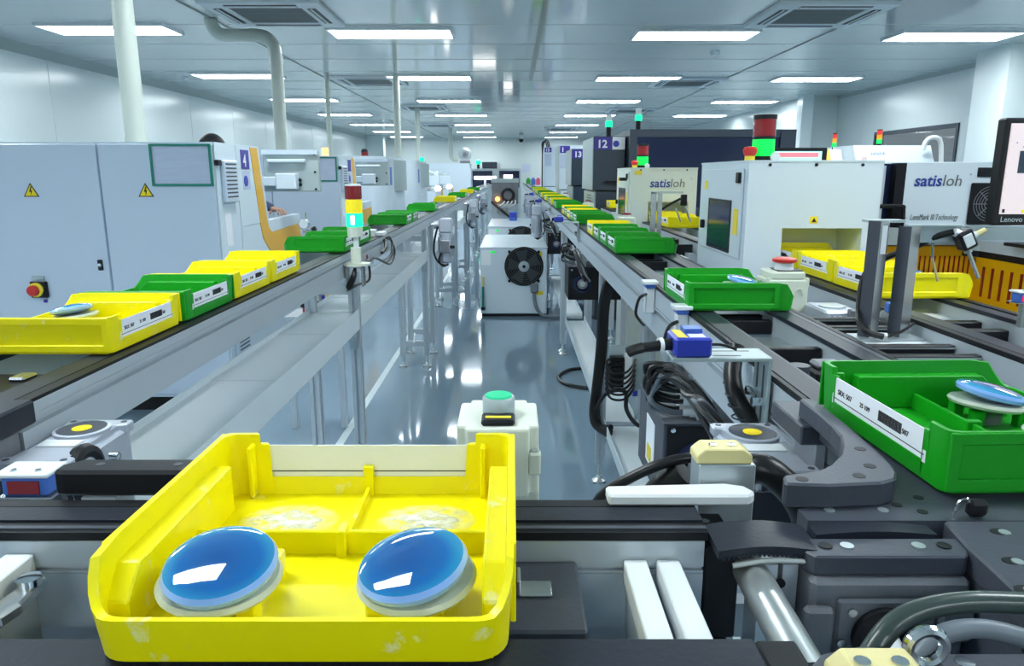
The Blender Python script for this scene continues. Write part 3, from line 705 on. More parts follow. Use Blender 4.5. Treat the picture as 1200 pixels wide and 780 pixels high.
for y, lb in ((15.4, 'low white machine after the rounded ones, hood pale and square'), (18.3, 'last low white machine before the dark cupboards')):
    t = thing('lens_machine', lb, 'machine', (-2.3, y, 0))
    B('body', m_white, t, (-3.0, XM, y, y+1.9, 0, 1.02)); B('hood', m_white, t, (-3.0, XM-.25, y+.1, y+1.6, 1.02, 1.44), bev=.02); B('hood_front', m_steelp, t, (XM-.25, XM-.05, y+.3, y+1.1, 1.1, 1.38), bev=.02)
    B('mount_box', m_white, t, (XM-.2, XM+.06, y+.1, y+.26, 1.14, 1.34)); B('orange_stripe', m_orange, t, (XM, XM+.004, y+1.2, y+1.6, .85, 1.05))
    MB().lathe([(.05, 0), (.075, .05), (.05, .1), (0, .11)], (XM+.03, y+.2, 1.02), 12).build('work_lamp', m_lampw, t, smooth=True)
t = thing('machine_cabinet', 'long pale cabinet below the blower at the end of the machine row', 'machine', (-1.6, 22.9, 0))
B('body', m_white, t, (-3.0, -1.25, 22.6, 23.4, 0, 1.55)); B('upper_box', m_white, t, (-2.9, -1.28, 22.65, 23.35, 1.55, 1.70))
# ================================================================ cupboards and things at the far end
t = thing('dark_cupboard', 'wide dark glazed cupboard with pale frame at the end of the hall', 'cupboard', (-.8, 27.5, 0))
B('carcass', m_steelp, t, (-1.85, .33, 27.3, 28.2, 0, 1.58)); B('glazed_front', m_navyt, t, (-1.78, -.72, 27.27, 27.3, .9, 1.5), (-.47, .27, 27.27, 27.3, .9, 1.5)); B('post', m_steelp, t, (-.70, -.49, 27.2, 27.3, .6, 1.56))
t = thing('air_handler', 'dark box with a pipe stub on top of the wide dark cupboard', 'machine', (-.8, 27.6, 1.58))
B('case', m_slate, t, (-1.1, -.55, 27.4, 28, 1.58, 1.82), bev=.02); B('stub', m_zinc, t, (-.55, -.42, 27.5, 27.8, 1.58, 1.78)); B('feet', m_blk, t, (-1.05, -.6, 27.45, 27.95, 1.58, 1.59))
t = thing('signal_beacon', 'green glowing beacon on the wide dark cupboard beside the dark box', 'beacon', (-1.25, 27.6, 1.58))
MB().cyl((-1.25, 27.6, 1.58), (-1.25, 27.6, 1.74), .05).build('stem', m_blk, t); MB().lathe([(.09, 0), (.09, .12), (.05, .16), (0, .17)], (-1.25, 27.6, 1.74), 12).build('lens', m_grnl, t, smooth=True)
t = thing('work_light', 'bright white light bar above the end of the aisle conveyor', 'lamp', (-.75, 20, 1.2))
B('tube', m_lampw, t, (-1.02, -.42, 19.9, 20.1, 1.23, 1.32), bev=.02); B('bracket', m_alu, t, (-.76, -.70, 20.06, 20.14, 1.06, 1.24))
t = thing('work_light', 'small white lit lamp on the right of the light bar, before the dark cupboard', 'lamp', (-.2, 25, 0))
B('lamp_head', m_lampw, t, (-.28, .02, 24.9, 25.1, 1.24, 1.36), bev=.02); B('pole', m_alu, t, (-.14, -.10, 24.98, 25.02, 0, 1.24))
for x, c, nm in ((.60, m_grn, 'green'), (.78, m_blue2, 'blue'), (.96, m_screenr, 'pink')):
    t = thing('bottle', '%s plastic bottle on the small table at the far end of the tray queue' % nm, 'bottle', (x, 27.2, .99))
    MB().lathe([(.08, 0), (.08, .20), (.04, .24), (.04, .27), (0, .27)], (x, 27.2, .99), 14).build('body', c if nm != 'pink' else m_pink, t, smooth=True); MB().lathe([(.045, 0), (.045, .04), (0, .04)], (x, 27.2, 1.26), 12).build('cap', m_offw, t, smooth=True)
t = thing('side_table', 'small pale table carrying coloured bottles at the far end', 'table', (.8, 27.2, 0))
B('table_top', m_offw, t, (.45, 1.15, 26.9, 27.25+.25, .95, .99)); B('leg', m_alu, t, (.47, .51, 26.92, 26.96, 0, .95), (1.09, 1.13, 26.92, 26.96, 0, .95), (.47, .51, 27.44, 27.48, 0, .95), (1.09, 1.13, 27.44, 27.48, 0, .95))
tag(B('wall_notice', m_sheet, None, (.40, .72, YB-.012, YB, 1.45, 1.76)), 'pale notice sheet on the far wall beside the dark cupboard', 'notice')
t = thing('security_camera', 'small dark dome camera hanging under the ceiling at the far wall', 'camera', (.35, 28.3, ZC))
MB().cyl((.35, 28.3, ZC), (.35, 28.3, ZC-.08), .05).build('mount', m_offw, t, smooth=True); MB().lathe([(.09, 0), (.08, -.07), (.04, -.11), (0, -.12)], (.35, 28.3, ZC-.08), 14).build('dome', m_blk, t, smooth=True)

# ================================================================ lettered machines beside the queue
def lettered(y0, lb, logo_right):
    t = thing('finishing_machine', lb, 'machine', (.92, y0, 0))
    X0, X1, D, ZT = .718, 1.125, .56, 1.388
    W = m_white if not logo_right else m_cream
    # front wall around the tray opening (.85..1.07, up to 1.188), side, back, roof
    MB().prism([(X0, .9), (X0, ZT), (X1, ZT), (X1, .9), (1.078, .9), (1.078, 1.190), (.832, 1.190), (.832, .9)], 'xz', y0, y0+.03).build('front_panel', W, t)
    B('tunnel_wall', W, t, (1.078, 1.084, y0+.03, y0+.17, .9, 1.19), (.826, .832, y0+.03, y0+.17, .9, 1.19)); B('tunnel_roof', W, t, (.832, 1.078, y0+.03, y0+.17, 1.19, 1.196)); B('tunnel_back', m_cream, t, (.826, 1.084, y0+.17, y0+.18, .9, 1.196))
    B('side_wall', W, t, (X0, X0+.02, y0+.03, y0+D, .9, ZT)); B('far_side_wall', W, t, (X1-.02, X1, y0+.03, y0+D, .9, ZT)); B('back_wall', W, t, (X0+.02, X1-.02, y0+D-.02, y0+D, .9, ZT))
    B('roof', W, t, (X0-.002, X1+.002, y0-.002, y0+D+.002, ZT, ZT+.006)); B('base', m_cream, t, (X0+.02, X1-.02, y0+.06, y0+D-.02, 0, .9))
    # door in the side wall facing the queue
    d = B('door', W, t, (X0-.008, X0, y0+.035, y0+D-.05, 1.09, 1.37), bev=.003)
    MB().frame(y0+.13, y0+.40, 1.10, 1.27, X0-.011, X0-.008, .008, 'yz').build('window_frame', m_blk, d)
    B('window_glass', m_navyt, d, (X0-.010, X0-.008, y0+.138, y0+.392, 1.108, 1.262))
    B('handle', m_blk, d, (X0-.022, X0-.008, y0+D-.115, y0+D-.095, 1.16, 1.19), bev=.003)
    B('yellow_sign', m_label, d, (X0-.010, X0-.008, y0+.055, y0+.10, 1.165, 1.245), (X0-.010, X0-.008, y0+D-.13, y0+D-.09, 1.30, 1.33)); B('hinge', m_blk, d, (X0-.018, X0-.008, y0+.045, y0+.075, 1.325, 1.358), bev=.002)
    for x in (.78, .92, 1.06): MB().lathe([(.005, 0), (.005, .003), (0, .004)], (x, y0, ZT-.008), 8, 'y').build('screw', m_blk, t, smooth=True)
    # stacked signal lamp and stop button on the roof
    cx, cy = X0+.105, y0+.20
    s = MB().cyl((cx, cy, ZT+.006), (cx, cy, ZT+.022), .038).build('lamp_base', m_blk, t, smooth=True)
    MB().cyl((cx, cy, ZT+.022), (cx, cy, ZT+.075), .036, n=18).build('green_lens', m_grng, s, smooth=True)
    MB().cyl((cx, cy, ZT+.075), (cx, cy, ZT+.085), .036, n=18).build('band', m_blk, s, smooth=True)
    MB().cyl((cx, cy, ZT+.085), (cx, cy, ZT+.138), .036, n=18).build('red_lens', m_redd, s, smooth=True)
    MB().lathe([(.037, 0), (.037, .014), (0, .016)], (cx, cy, ZT+.138), 18).build('lamp_cap', m_blk, s, smooth=True)
    MB().lathe([(.015, 0), (.015, .01), (0, .012)], (cx+.02, cy-.055, ZT+.018), 14, 'y').build('buzzer', m_offw, s, smooth=True)
    ex, ey = X0+.05, y0+.16
    s = MB().cyl((ex, ey, ZT+.006), (ex, ey, ZT+.022), .016).build('button_collar', m_label, t, smooth=True)
    MB().lathe([(.013, 0), (.02, .008), (.023, .022), (.017, .030), (0, .032)], (ex, ey, ZT+.020), 16).build('stop_button', m_red, s, smooth=True)
    if logo_right:
        text('lettering', 'satis', .072, m_lblue, t, (.836, y0-.0012, 1.278), bold=.0012, shear=.12); text('lettering', 'loh', .072, m_lgrey, t, (.959, y0-.0012, 1.278), shear=.12); text('mark', '°', .03, m_lgrey, t, (1.083, y0-.0012, 1.31))
        B('yellow_sign', m_label, t, (X0+.025, X0+.07, y0-.002, y0, 1.352, 1.376)); B('side_bracket', m_blk, t, (X0-.05, X0-.008, y0+.08, y0+.14, 1.315, 1.335))
    else:
        s = B('warning_sign', m_sign, t, (.915, .938, y0-.002, y0, 1.205, 1.226)); MB().prism([(.919, 1.209), (.934, 1.209), (.9265, 1.222)], 'xz', y0-.003, y0-.002).build('triangle', m_ink, s)
    return t
lettered(2.25, 'white box-shaped machine with a signal lamp on top and a plain front with tray opening', False)
lettered(4.50, 'cream box-shaped machine with blue and grey lettering on its front', True)
# marking machine with blue lettering, orange base
t = thing('marking_machine', 'white marking machine with blue lettering, black grille and slotted orange base', 'machine', (1.6, 2.5, 0))
B('cabinet', m_white, t, (1.285, 2.6, 2.43, 3.1, 1.18, 1.392), bev=.003)
B('door_leaf', m_navyt, t, (1.165, 1.285, 2.46, 2.9, 1.10, 1.386)); B('door_frame', m_blk, t, (1.255, 1.287, 2.425, 2.46, 1.12, 1.388)); B('door_frame', m_blk, t, (1.15, 1.165, 2.425, 2.46, 1.12, 1.388))
B('inner_profile', m_alu, t, (1.215, 1.228, 2.44, 2.458, 1.12, 1.38)); B('yellow_sign', m_label, t, (1.19, 1.212, 2.45, 2.459, 1.30, 1.325), (1.168, 1.178, 2.45, 2.459, 1.33, 1.35), (1.17, 1.182, 2.45, 2.459, 1.29, 1.31))
T('door_handle', m_blk, t, [(1.195, 2.425, 1.245), (1.20, 2.40, 1.25), (1.27, 2.40, 1.25), (1.278, 2.40, 1.24), (1.278, 2.40, 1.19), (1.278, 2.425, 1.18)], .007)
text('lettering', 'satis', .052, m_lblue, t, (1.318, 2.4285, 1.315), bold=.001, shear=.12); text('lettering', 'loh', .052, m_lgrey, t, (1.4095, 2.4285, 1.315), shear=.12); text('mark', '°', .02, m_lgrey, t, (1.497, 2.4285, 1.34))
text('small_lettering', 'LensMark III Technology', .0265, m_lgrey, t, (1.318, 2.4285, 1.205), shear=.2, sx=.60); text('mark', '▸', .02, m_lgrey, t, (1.300, 2.4285, 1.205))
g = B('grille_plate', m_blk, t, (1.505, 1.66, 2.422, 2.43, 1.19, 1.325), bev=.004)
for k in range(6): MB().torus((1.575, 2.421, 1.257), .012+.009*k, .0011, 'y', 28, 5).build('grille_ring', m_grey, g, smooth=True)
for k in range(4):
    a = k*PI/4; MB().cyl((1.575-.055*math.cos(a), 2.4215, 1.257-.055*math.sin(a)), (1.575+.055*math.cos(a), 2.4215, 1.257+.055*math.sin(a)), .0012, n=5).build('grille_spoke', m_grey, g)
B('slot', m_blk, t, (1.523, 1.72, 2.425, 2.43, 1.345, 1.374))
B('ledge', m_steelp, t, (1.15, 2.6, 2.40, 3.1, 1.125, 1.18)); B('ledge_strip', m_blk, t, (1.30, 1.53, 2.395, 2.40, 1.155, 1.163), (1.30, 1.53, 2.395, 2.40, 1.133, 1.139))
B('orange_base', m_orange2, t, (1.15, 1.54, 2.44, 3.1, .0, 1.117)); B('orange_base', m_orange2, t, (1.54, 2.6, 1.3, 3.1, .0, 1.085))
mb = MB().prism([(1.515, 2.44), (1.545, 2.40), (1.56, 1.25), (2.6, 1.25), (2.6, 2.44)], 'xy', 1.105, 1.14); mb.build('worktop', m_white, t)
MB().prism([(1.513, 2.44), (1.543, 2.398), (1.558, 1.248), (2.6, 1.248), (2.6, 2.44)], 'xy', 1.085, 1.105).build('worktop_edge', m_blk, t)
for k in range(12):
    x = 1.355+k*.0165; B('slot', m_redd, t, (x, x+.0035, 2.436, 2.441, 1.01, 1.085))
for k in range(15):
    y = 2.36-k*.045; B('slot', m_redd, t, (1.537, 1.541, y-.010, y, .96, 1.058))
MB().lathe([(.007, 0), (.007, .004), (0, .005)], (1.54, 2.41, 1.075), 10, 'x').build('screw', m_grey, t, smooth=True)
# desk monitor at the picture edge
t = thing('desk_monitor', 'black framed desk monitor with a lit pinkish screen beside the black grille', 'monitor', (1.62, 2.05, 1.14))
B('case', m_blk, t, (1.352, 1.92, 2.06, 2.10, 1.212, 1.503), bev=.005)
B('screen', m_screen, t, (1.366, 1.906, 2.056, 2.06, 1.243, 1.488))
B('picture', m_slate, t, (1.398, 1.47, 2.0545, 2.056, 1.355, 1.415)); MB().lathe([(.027, 0), (.024, .007), (0, .009)], (1.437, 2.052, 1.402), 16).build('picture_lens', m_blue2, t, smooth=True); B('picture_post', m_chrome, t, (1.425, 1.45, 2.053, 2.0545, 1.355, 1.395))
B('toolbar', m_blk, t, (1.371, 1.378, 2.055, 2.056, 1.247, 1.257)); B('toolbar_icon', m_sign, t, (1.425, 1.432, 2.055, 2.056, 1.247, 1.255)); B('heading', m_blue2, t, (1.405, 1.47, 2.055, 2.056, 1.424, 1.427), (1.385, 1.388, 2.055, 2.056, 1.435, 1.438))
text('maker_name', 'Lenovo', .021, m_steelp, t, (1.372, 2.0595, 1.2215)); B('stand', m_blk, t, (1.58, 1.66, 2.08, 2.12, 1.15, 1.3)); B('foot', m_blk, t, (1.5, 1.74, 2.0, 2.22, 1.14, 1.15))
# grey-blue machines 12 and 13, white ones behind them
def tower(y0, num, w, d, z1, zb, m_f, m_s, lb, plate=True):
    t = thing('coating_machine', lb, 'machine', (.9, y0, 0)); X0 = .735
    B('upper_cabinet', m_f, t, (X0+.002, X0+w, y0+.002, y0+d, zb, z1)); B('side_skin', m_s, t, (X0-.006, X0+.002, y0+.01, y0+d, zb, z1-.005))
    B('lower_cabinet', m_f, t, (X0+.03, X0+w, y0-.02, y0+d, .85, zb-.015)); B('lower_side', m_steelp, t, (X0+.015, X0+.03, y0+.0, y0+d, .86, zb-.02)); B('base', m_f, t, (X0+.05, X0+w, y0+.05, y0+d-.05, 0, .85))
    B('gap', m_blk, t, (X0+.03, X0+w, y0+.03, y0+d-.03, zb-.015, zb))
    if plate:
        p = B('number_plate', m_navy, t, (X0+.008, X0+.165, y0-.004, y0+.002, z1-.115, z1-.008)); text('number', num, .095, m_whitesign, p, (X0+.03, y0-.0045, z1-.098), bold=.003)
    return t
t = tower(6.75, '12', .285, .95, 1.69, 1.215, m_slate, m_steelp, 'tall dark machine 12 with a navy number plate and white notice')
p = B('notice', m_paper, t, (.905, 1.018, 6.744, 6.752, 1.575, 1.685)); MB().lathe([(.028, 0), (.028, .003), (0, .003)], (.937, 6.744, 1.625), 16, 'y').build('round_emblem', m_blue, p, smooth=True)
B('drawer_handle', m_blk, t, (.84, 1.0, 6.70, 6.752, 1.285, 1.30))
for k in range(4): B('vent_slot', m_dark, t, (.7485, .7505, 7.0, 7.4, 1.08+k*.025, 1.09+k*.025))
tower(9.2, '13', .40, .9, 1.665, 1.225, m_slate, m_steelp, 'tall dark machine 13, second along the tray queue')
t = tower(11.6, '1', .40, .9, 1.80, 1.13, m_white, m_steelp, 'narrow white machine squeezed between machines 13 and 15')
B('notice', m_sheet, t, (.745, .84, 11.595, 11.602, 1.45, 1.66))
t = tower(17.0, '15', .40, .9, 1.97, 1.10, m_white, m_white, 'tall white machine 15 with cables looping over its top')
B('notice', m_sheet, t, (.75, .90, 16.994, 17.0, 1.55, 1.82))
for k in range(3):
    x = .70+.03*k; T('cable', m_cable, t, [(.69, 16.97, .9), (.69, 16.97, 1.8), (x-.02, 16.95, 2.05+.02*k), (x+.06, 17, 2.08+.015*k), (x+.10, 17.1, 1.97)], .014, 6)
t = thing('coating_machine', 'huge dark machine with a wide navy window behind the lettered machines', 'machine', (1.8, 6.6, 0))
B('cabinet', m_slate, t, (1.037, 2.50, 6.62, 7.6, 0, 1.742)); MB().frame(1.037, 2.50, 1.0, 1.742, 6.60, 6.62, .065, 'xz').build('window_surround', m_slate, t); B('window', m_navyt, t, (1.102, 2.435, 6.612, 6.62, 1.065, 1.677))
B('door_edge', m_slate, t, (2.36, 2.43, 6.58, 6.60, 1.1, 1.72))
for x, y, z, lb in ((1.165, 6.95, 1.742, 'green glowing beacon on a dark stem on the huge dark machine'), (.90, 7.0, 1.69, 'green glowing beacon on top of machine 12')):
    t = thing('signal_beacon', lb, 'beacon', (x, y, z))
    MB().cyl((x, y, z), (x, y, z+.095), .022, n=12).build('stem', m_blk, t, smooth=True); MB().cyl((x, y, z+.095), (x, y, z+.15), .034, n=16).build('lens', m_grnl, t, smooth=True); MB().lathe([(.028, 0), (.028, .05), (.02, .055), (0, .056)], (x, y, z+.15), 14).build('cap', m_offw, t, smooth=True)
t = thing('desk_monitor', 'monitor with red and cyan bands peeping over the plain white machine', 'monitor', (1.2, 3.25, 0))
B('case', m_blk, t, (1.06, 1.36, 3.22, 3.26, 1.20, 1.465), bev=.004); B('screen', m_screenc, t, (1.07, 1.335, 3.216, 3.22, 1.22, 1.45)); B('red_band', m_screenr, t, (1.11, 1.32, 3.214, 3.216, 1.425, 1.444)); B('stand', m_blk, t, (1.18, 1.24, 3.26, 3.30, 0, 1.3))
# machines beyond the marking machine
def benchm(x0, x1, y0, z1, lb, stripe):
    t = thing('edging_machine', lb, 'machine', ((x0+x1)/2, y0, 0))
    MB().prism([(y0, 0), (y0, 1.36), (y0+.10, z1), (y0+.8, z1), (y0+.8, 0)], 'yz', x0, x1).build('body', m_white, t)
    k = (z1-1.36)
    if stripe: MB().prism([(y0-.002, 1.36), (y0+.098, z1), (y0+.094, z1+.004), (y0-.006, 1.364)], 'yz', x0+.62*(x1-x0), x0+.72*(x1-x0)).build('orange_stripe', m_orange, t)
    return t
benchm(1.83, 2.11, 4.7, 1.51, 'white sloped machine with an orange stripe behind the monitor with red band', True)
t = benchm(2.12, 2.60, 4.55, 1.53, 'white sloped machine with a small pink display under the beacon pair', False)
B('display', m_screen, t, (2.14, 2.17, 4.555, 4.60, 1.40, 1.46)); text('lettering', 'satisloh', .03, m_lblue, t, (2.20, 4.58, 1.47), (PI/2, 0, 0))
T('white_hose', m_offw, t, [(2.53, 4.6, 1.50), (2.54, 4.6, 1.55), (2.58, 4.6, 1.575), (2.63, 4.6, 1.55), (2.65, 4.6, 1.42)], .014)
def stack(x, y, z, r, h, lb, mount=.0):
    t = thing('signal_beacon', lb, 'beacon', (x, y, z))
    MB().cyl((x, y, z), (x, y, z+.02), r*.9).build('base', m_blk, t, smooth=True)
    for k, (nm, mm) in enumerate((('green_lens', m_grng), ('amber_lens', m_ambl), ('red_lens', m_redd if False else m_red))): MB().cyl((x, y, z+.02+k*h), (x, y, z+.02+(k+1)*h), r, n=14).build(nm, mm, t, smooth=True)
    MB().lathe([(r, 0), (r, .006), (0, .008)], (x, y, z+.02+3*h), 14).build('cap', m_blk, t, smooth=True)
stack(2.13, 4.95, 1.51, .014, .028, 'slim red, amber and green beacon near the column, on the sloped machine with stripe')
stack(2.40, 4.9, 1.53, .017, .028, 'slim red, amber and green beacon in front of the wall window')
# ================================================================ crossing conveyor nearest the camera
cx = thing('belt_conveyor', 'near crossing conveyor with black belts, carrying the big yellow tray', 'conveyor', (-.2, .47, 0))
MB().prism([(.534, 1.000), (.534, 1.034), (.538, 1.034), (.538, 1.040), (.534, 1.040), (.534, 1.062), (.592, 1.062), (.592, .985), (.534, .985)], 'yz', -.95, .155).build('side_rail', m_alu, cx)
B('groove_lip', m_alu, cx, (-.95, .155, .5345, .5375, 1.0345, 1.0365))
B('guide_strip', m_blk, cx, (-.95, .158, .580, .593, 1.062, 1.0705)); B('belt', m_belt, cx, (-.95, .158, .555, .579, 1.062, 1.0705)); B('guide_strip', m_blk, cx, (-.95, .158, .536, .553, 1.062, 1.0690))
B('guide_step', m_dark, cx, (-.95, .158, .541, .546, 1.069, 1.0702))
MB().prism([(.300, .985), (.300, 1.062), (.390, 1.062), (.390, .985)], 'yz', -.95, .155).build('side_rail', m_alu, cx)
B('belt', m_belt, cx, (-.95, .150, .318, .399, 1.062, 1.0705), bev=.002); B('guide_strip', m_blk, cx, (-.95, .15, .30, .317, 1.062, 1.0705))
e = B('end_block', m_blk, cx, (.155, .184, .533, .594, .975, 1.058), bev=.002); MB().lathe([(.004, 0), (.004, .002), (0, .003)], (.166, .575, 1.058), 10).build('screw', m_chrome, e, smooth=True)
B('end_block', m_blk, cx, (.15, .176, .310, .400, 1.0, 1.0685), bev=.002)
B('lower_block', m_blk, cx, (.152, .18, .53, .57, .93, .972), bev=.002)
for x in (.090, .1165):
    b = B('cross_profile', m_offw, cx, (x, x+.0185, .391, .5335, 1.028, 1.047), bev=.001)
    B('profile_web', m_alu, cx, (x+.003, x+.0155, .391, .5335, .985, 1.028))
B('cross_profile', m_offw, cx, (-.408, -.385, .391, .5335, 1.028, 1.052), bev=.001); B('profile_web', m_alu, cx, (-.404, -.389, .391, .5335, .975, 1.028))
lv = MB().lathe([(.009, 0), (.009, .006), (0, .007)], (-.372, .505, 1.042), 14).build('lever_hub', m_chrome, cx, smooth=True)
MB().prism([(-.377, .515), (-.368, .520), (-.362, .480), (-.366, .462), (-.378, .458), (-.384, .470)], 'xy', 1.032, 1.042).build('clamp_lever', m_steel, cx, bev=.002)
# stopper unit between the belts
st = B('stopper_block', m_dark, cx, (-.07, .052, .440, .5335, .99, 1.046), bev=.002)
B('stopper_tab', m_steel, st, (.006, .030, .480, .500, 1.046, 1.0485), bev=.006, seg=3); B('tab_riser', m_steel, st, (.003, .0065, .480, .500, 1.046, 1.060), bev=.001)
B('stopper_plate', m_steel, st, (-.05, .048, .428, .440, .99, 1.020), bev=.004); MB().cyl((.035, .434, 1.02), (.035, .434, 1.03), .003, n=8).build('pin', m_chrome, st, smooth=True)
MB().cyl((.055, .45, 1.0), (.075, .455, 1.0), .008, n=12).build('air_fitting', m_wcable, cx, smooth=True)
B('lower_profile', m_alu, cx, (-.95, .14, .55, .59, .90, .985)); B('gap_shade_plate', m_dark, cx, (-.95, .15, .391, .55, .90, .905))  # dark plate is added, in place of the shade deep between the belts
for x in (-.80, .12):
    leg(cx, x, .565, .90); leg(cx, x, .345, .985)
for i in range(7):
    x = -.40+.026*i
    T('cable', m_cable, cx, [(x, .42+.01*(i % 3), .91), (x+.02, .45, .955+.006*(i % 2)), (x+.06, .50, .95), (x+.09, .545, .91)], .004, 6)
t = thing('hose_coupling', 'red ended white plug hanging under the clamp lever at the crossing conveyor', 'plug', (-.335, .47, .905))
MB().cyl((-.338, .49, .985), (-.332, .475, .955), .008, n=12).build('red_sleeve', m_red, t, smooth=True); MB().cyl((-.332, .475, .955), (-.322, .46, .93), .006, n=10).build('plug_tip', m_offw, t, smooth=True); MB().cyl((-.322, .46, .93), (-.315, .45, .904), .004, n=8).build('wire', m_wcable, t, smooth=True)
# ---------------------------------------------------------------- corner transfer: plates, drive housing, guides
co = thing('corner_transfer', 'dark corner transfer with bolted plates, drive housing and toothed belt', 'conveyor', (.3, .55, 0))
MB().prism([(.246, .556), (.62, .556), (.62, .84), (.604, .84), (.604, .795), (.354, .795), (.349, .66), (.338, .60), (.246, .578)], 'xy', 1.052, 1.0695).build('base_plate', m_dark, co)
MB().prism([(.358, .555), (.62, .555), (.62, .33), (.40, .33), (.346, .44), (.352, .515)], 'xy', 1.048, 1.0703).build('slotted_plate', m_dark, co, bev=.002)
for x, y in ((.392, .535), (.372, .490), (.432, .535), (.355, .452)):
    q = MB(); q.M = Matrix.Translation((x, y, 1.0703)) @ Matrix.Diagonal((1.5, 1, 1, 1))
    q.lathe([(.0055, 0), (.0055, .0004), (0, .0005)], n=14).build('slot_hole', m_blk, co); MB().lathe([(.0045, 0), (.0045, .0010), (0, .0012)], (x+.002, y-.002, 1.0705), 10).build('bolt', m_zinc, co, smooth=True)
MB().prism([(.227, .532), (.358, .532), (.352, .510), (.346, .503), (.232, .503), (.226, .512)], 'xy', 1.050, 1.0665).build('top_plate', m_dark, co, bev=.0015)
for x, mm in ((.245, 0), (.262, 1), (.318, 1), (.338, 0)):
    MB().lathe([(.0052, 0), (.0052, .0012), (0, .0013)], (x, .519, 1.0663), 14).build('bolt' if mm else 'bolt_hole', m_zinc if mm else m_blk, co, smooth=True)
for x in (.272, .318): MB().lathe([(.0045, 0), (.0045, .001), (0, .0012)], (x, .575, 1.0693), 12).build('bolt', m_zinc, co, smooth=True)
for x, y in ((.335, .585), (.350, .572), (.362, .600)): MB().lathe([(.0045, 0), (.0045, .0006), (0, .0007)], (x, y, 1.0693), 12).build('bolt_hole', m_blk, co, smooth=True)
B('shade_panel', m_dark, co, (.353, .358, .335, .555, .60, 1.048)); B('shade_panel', m_dark, co, (.353, .62, .552, .556, .60, 1.048))  # added dark sheets, standing for the shade below the open drive area
ho = B('drive_housing', m_grey, co, (.228, .350, .497, .555, .93, 1.050), bev=.004)
B('housing_pad', m_grey, ho, (.222, .245, .489, .499, .93, 1.030), bev=.003); B('housing_pad', m_grey, ho, (.325, .352, .491, .499, 1.0, 1.034), bev=.003); B('housing_panel', m_grey, ho, (.247, .323, .493, .498, .93, 1.036), bev=.004)
MB().lathe([(.024, 0), (.024, .006), (.015, .007), (.014, .002), (0, .002)], (.283, .494, 1.006), 28, 'y').build('shaft_seal', m_blk, ho, smooth=True)
MB().cyl((.283, .494, 1.006), (.270, .435, 1.006), .011, n=16).build('shaft', m_offw, ho, smooth=True)
for x, z in ((.258, 1.026), (.308, 1.026), (.252, 1.0), (.315, .985)): MB().lathe([(.0035, 0), (.0035, .002), (0, .0025)], (x, .493, z), 10, 'y').build('bolt', m_steel, ho, smooth=True)
def arch(nm, x0, x1, y0, y1, z, hgt, th, m):
    n = 10; up = [(x0+(x1-x0)*k/n, z+hgt*math.sin(PI*k/n)) for k in range(n+1)]
    return MB().prism(up+[(x, zz-th) for x, zz in up[::-1]], 'xz', y0, y1).build(nm, m, co, smooth=True)
arch('belt_arch', .160, .240, .512, .556, 1.066, .004, .007, m_belt); arch('belt_arch', .246, .344, .538, .5555, 1.066, .003, .006, m_belt)
mb = MB()
for k in range(22): mb.box(.164+k*.0034, .1657+k*.0034, .511, .514, 1.058+.004*math.sin(PI*k/21), 1.061+.004*math.sin(PI*k/21))
mb.build('belt_teeth', m_belt, co)['kind'] = 'stuff'
T('belt_backing', m_wcable, co, [(.172, .5135, 1.053), (.20, .5125, 1.058), (.234, .5125, 1.0565), (.237, .513, 1.050), (.237, .514, 1.040)], .0022, 6)
MB().cyl((.191, .53, 1.040), (.186, .394, 1.043), .0135, n=24).build('roller_tube', m_roll, co, smooth=True)
B('support_profile', m_alu, co, (.196, .210, .52, .55, .93, 1.05), (.214, .226, .52, .55, .93, 1.05)); B('profile_web', m_grey, co, (.210, .214, .53, .545, .93, 1.05))
MB().lathe([(.004, 0), (.004, .002), (0, .002)], (.212, .519, 1.035), 10, 'y').build('hole', m_blk, co)
# curved guide plate
P = [(.340, .822), (.340, .77), (.338, .728), (.333, .695), (.322, .667), (.310, .645), (.293, .624), (.280, .613), (.264, .605), (.239, .598), (.234, .580), (.27, .577), (.318, .582), (.334, .590), (.342, .603), (.347, .62), (.350, .65), (.353, .69), (.356, .74), (.357, .822)]
cg = MB().prism(P, 'xy', 1.0695, 1.092).build('curved_guide', m_dark, co, bev=.002)
for x, y in ((.252, .589), (.305, .596), (.325, .618), (.336, .66)): MB().lathe([(.0055, 0), (.0055, .0005), (0, .0006)], (x, y, 1.0918), 14).build('bolt_hole', m_blk, cg, smooth=True)
B('guide_post', m_aluc, co, (.354, .368, .80, .86, .93, 1.045), bev=.002); B('guide_cap', m_dark, co, (.332, .368, .79, .885, 1.045, 1.0690), bev=.002)
for x, y in ((.30, .57), (.60, .60)): leg(co, x, y, 1.052, .016)
leg(co, .60, .36, 1.048, .016); leg(co, .30, .526, .93, .016)
sn = B('stop_finger', m_blk, co, (.380, .398, .557, .567, 1.0703, 1.086), bev=.004); T('sensor_loop', m_chrome, co, [(.370, .562, 1.0703), (.372, .561, 1.083), (.379, .5605, 1.087), (.381, .56, 1.084)], .0009, 5)
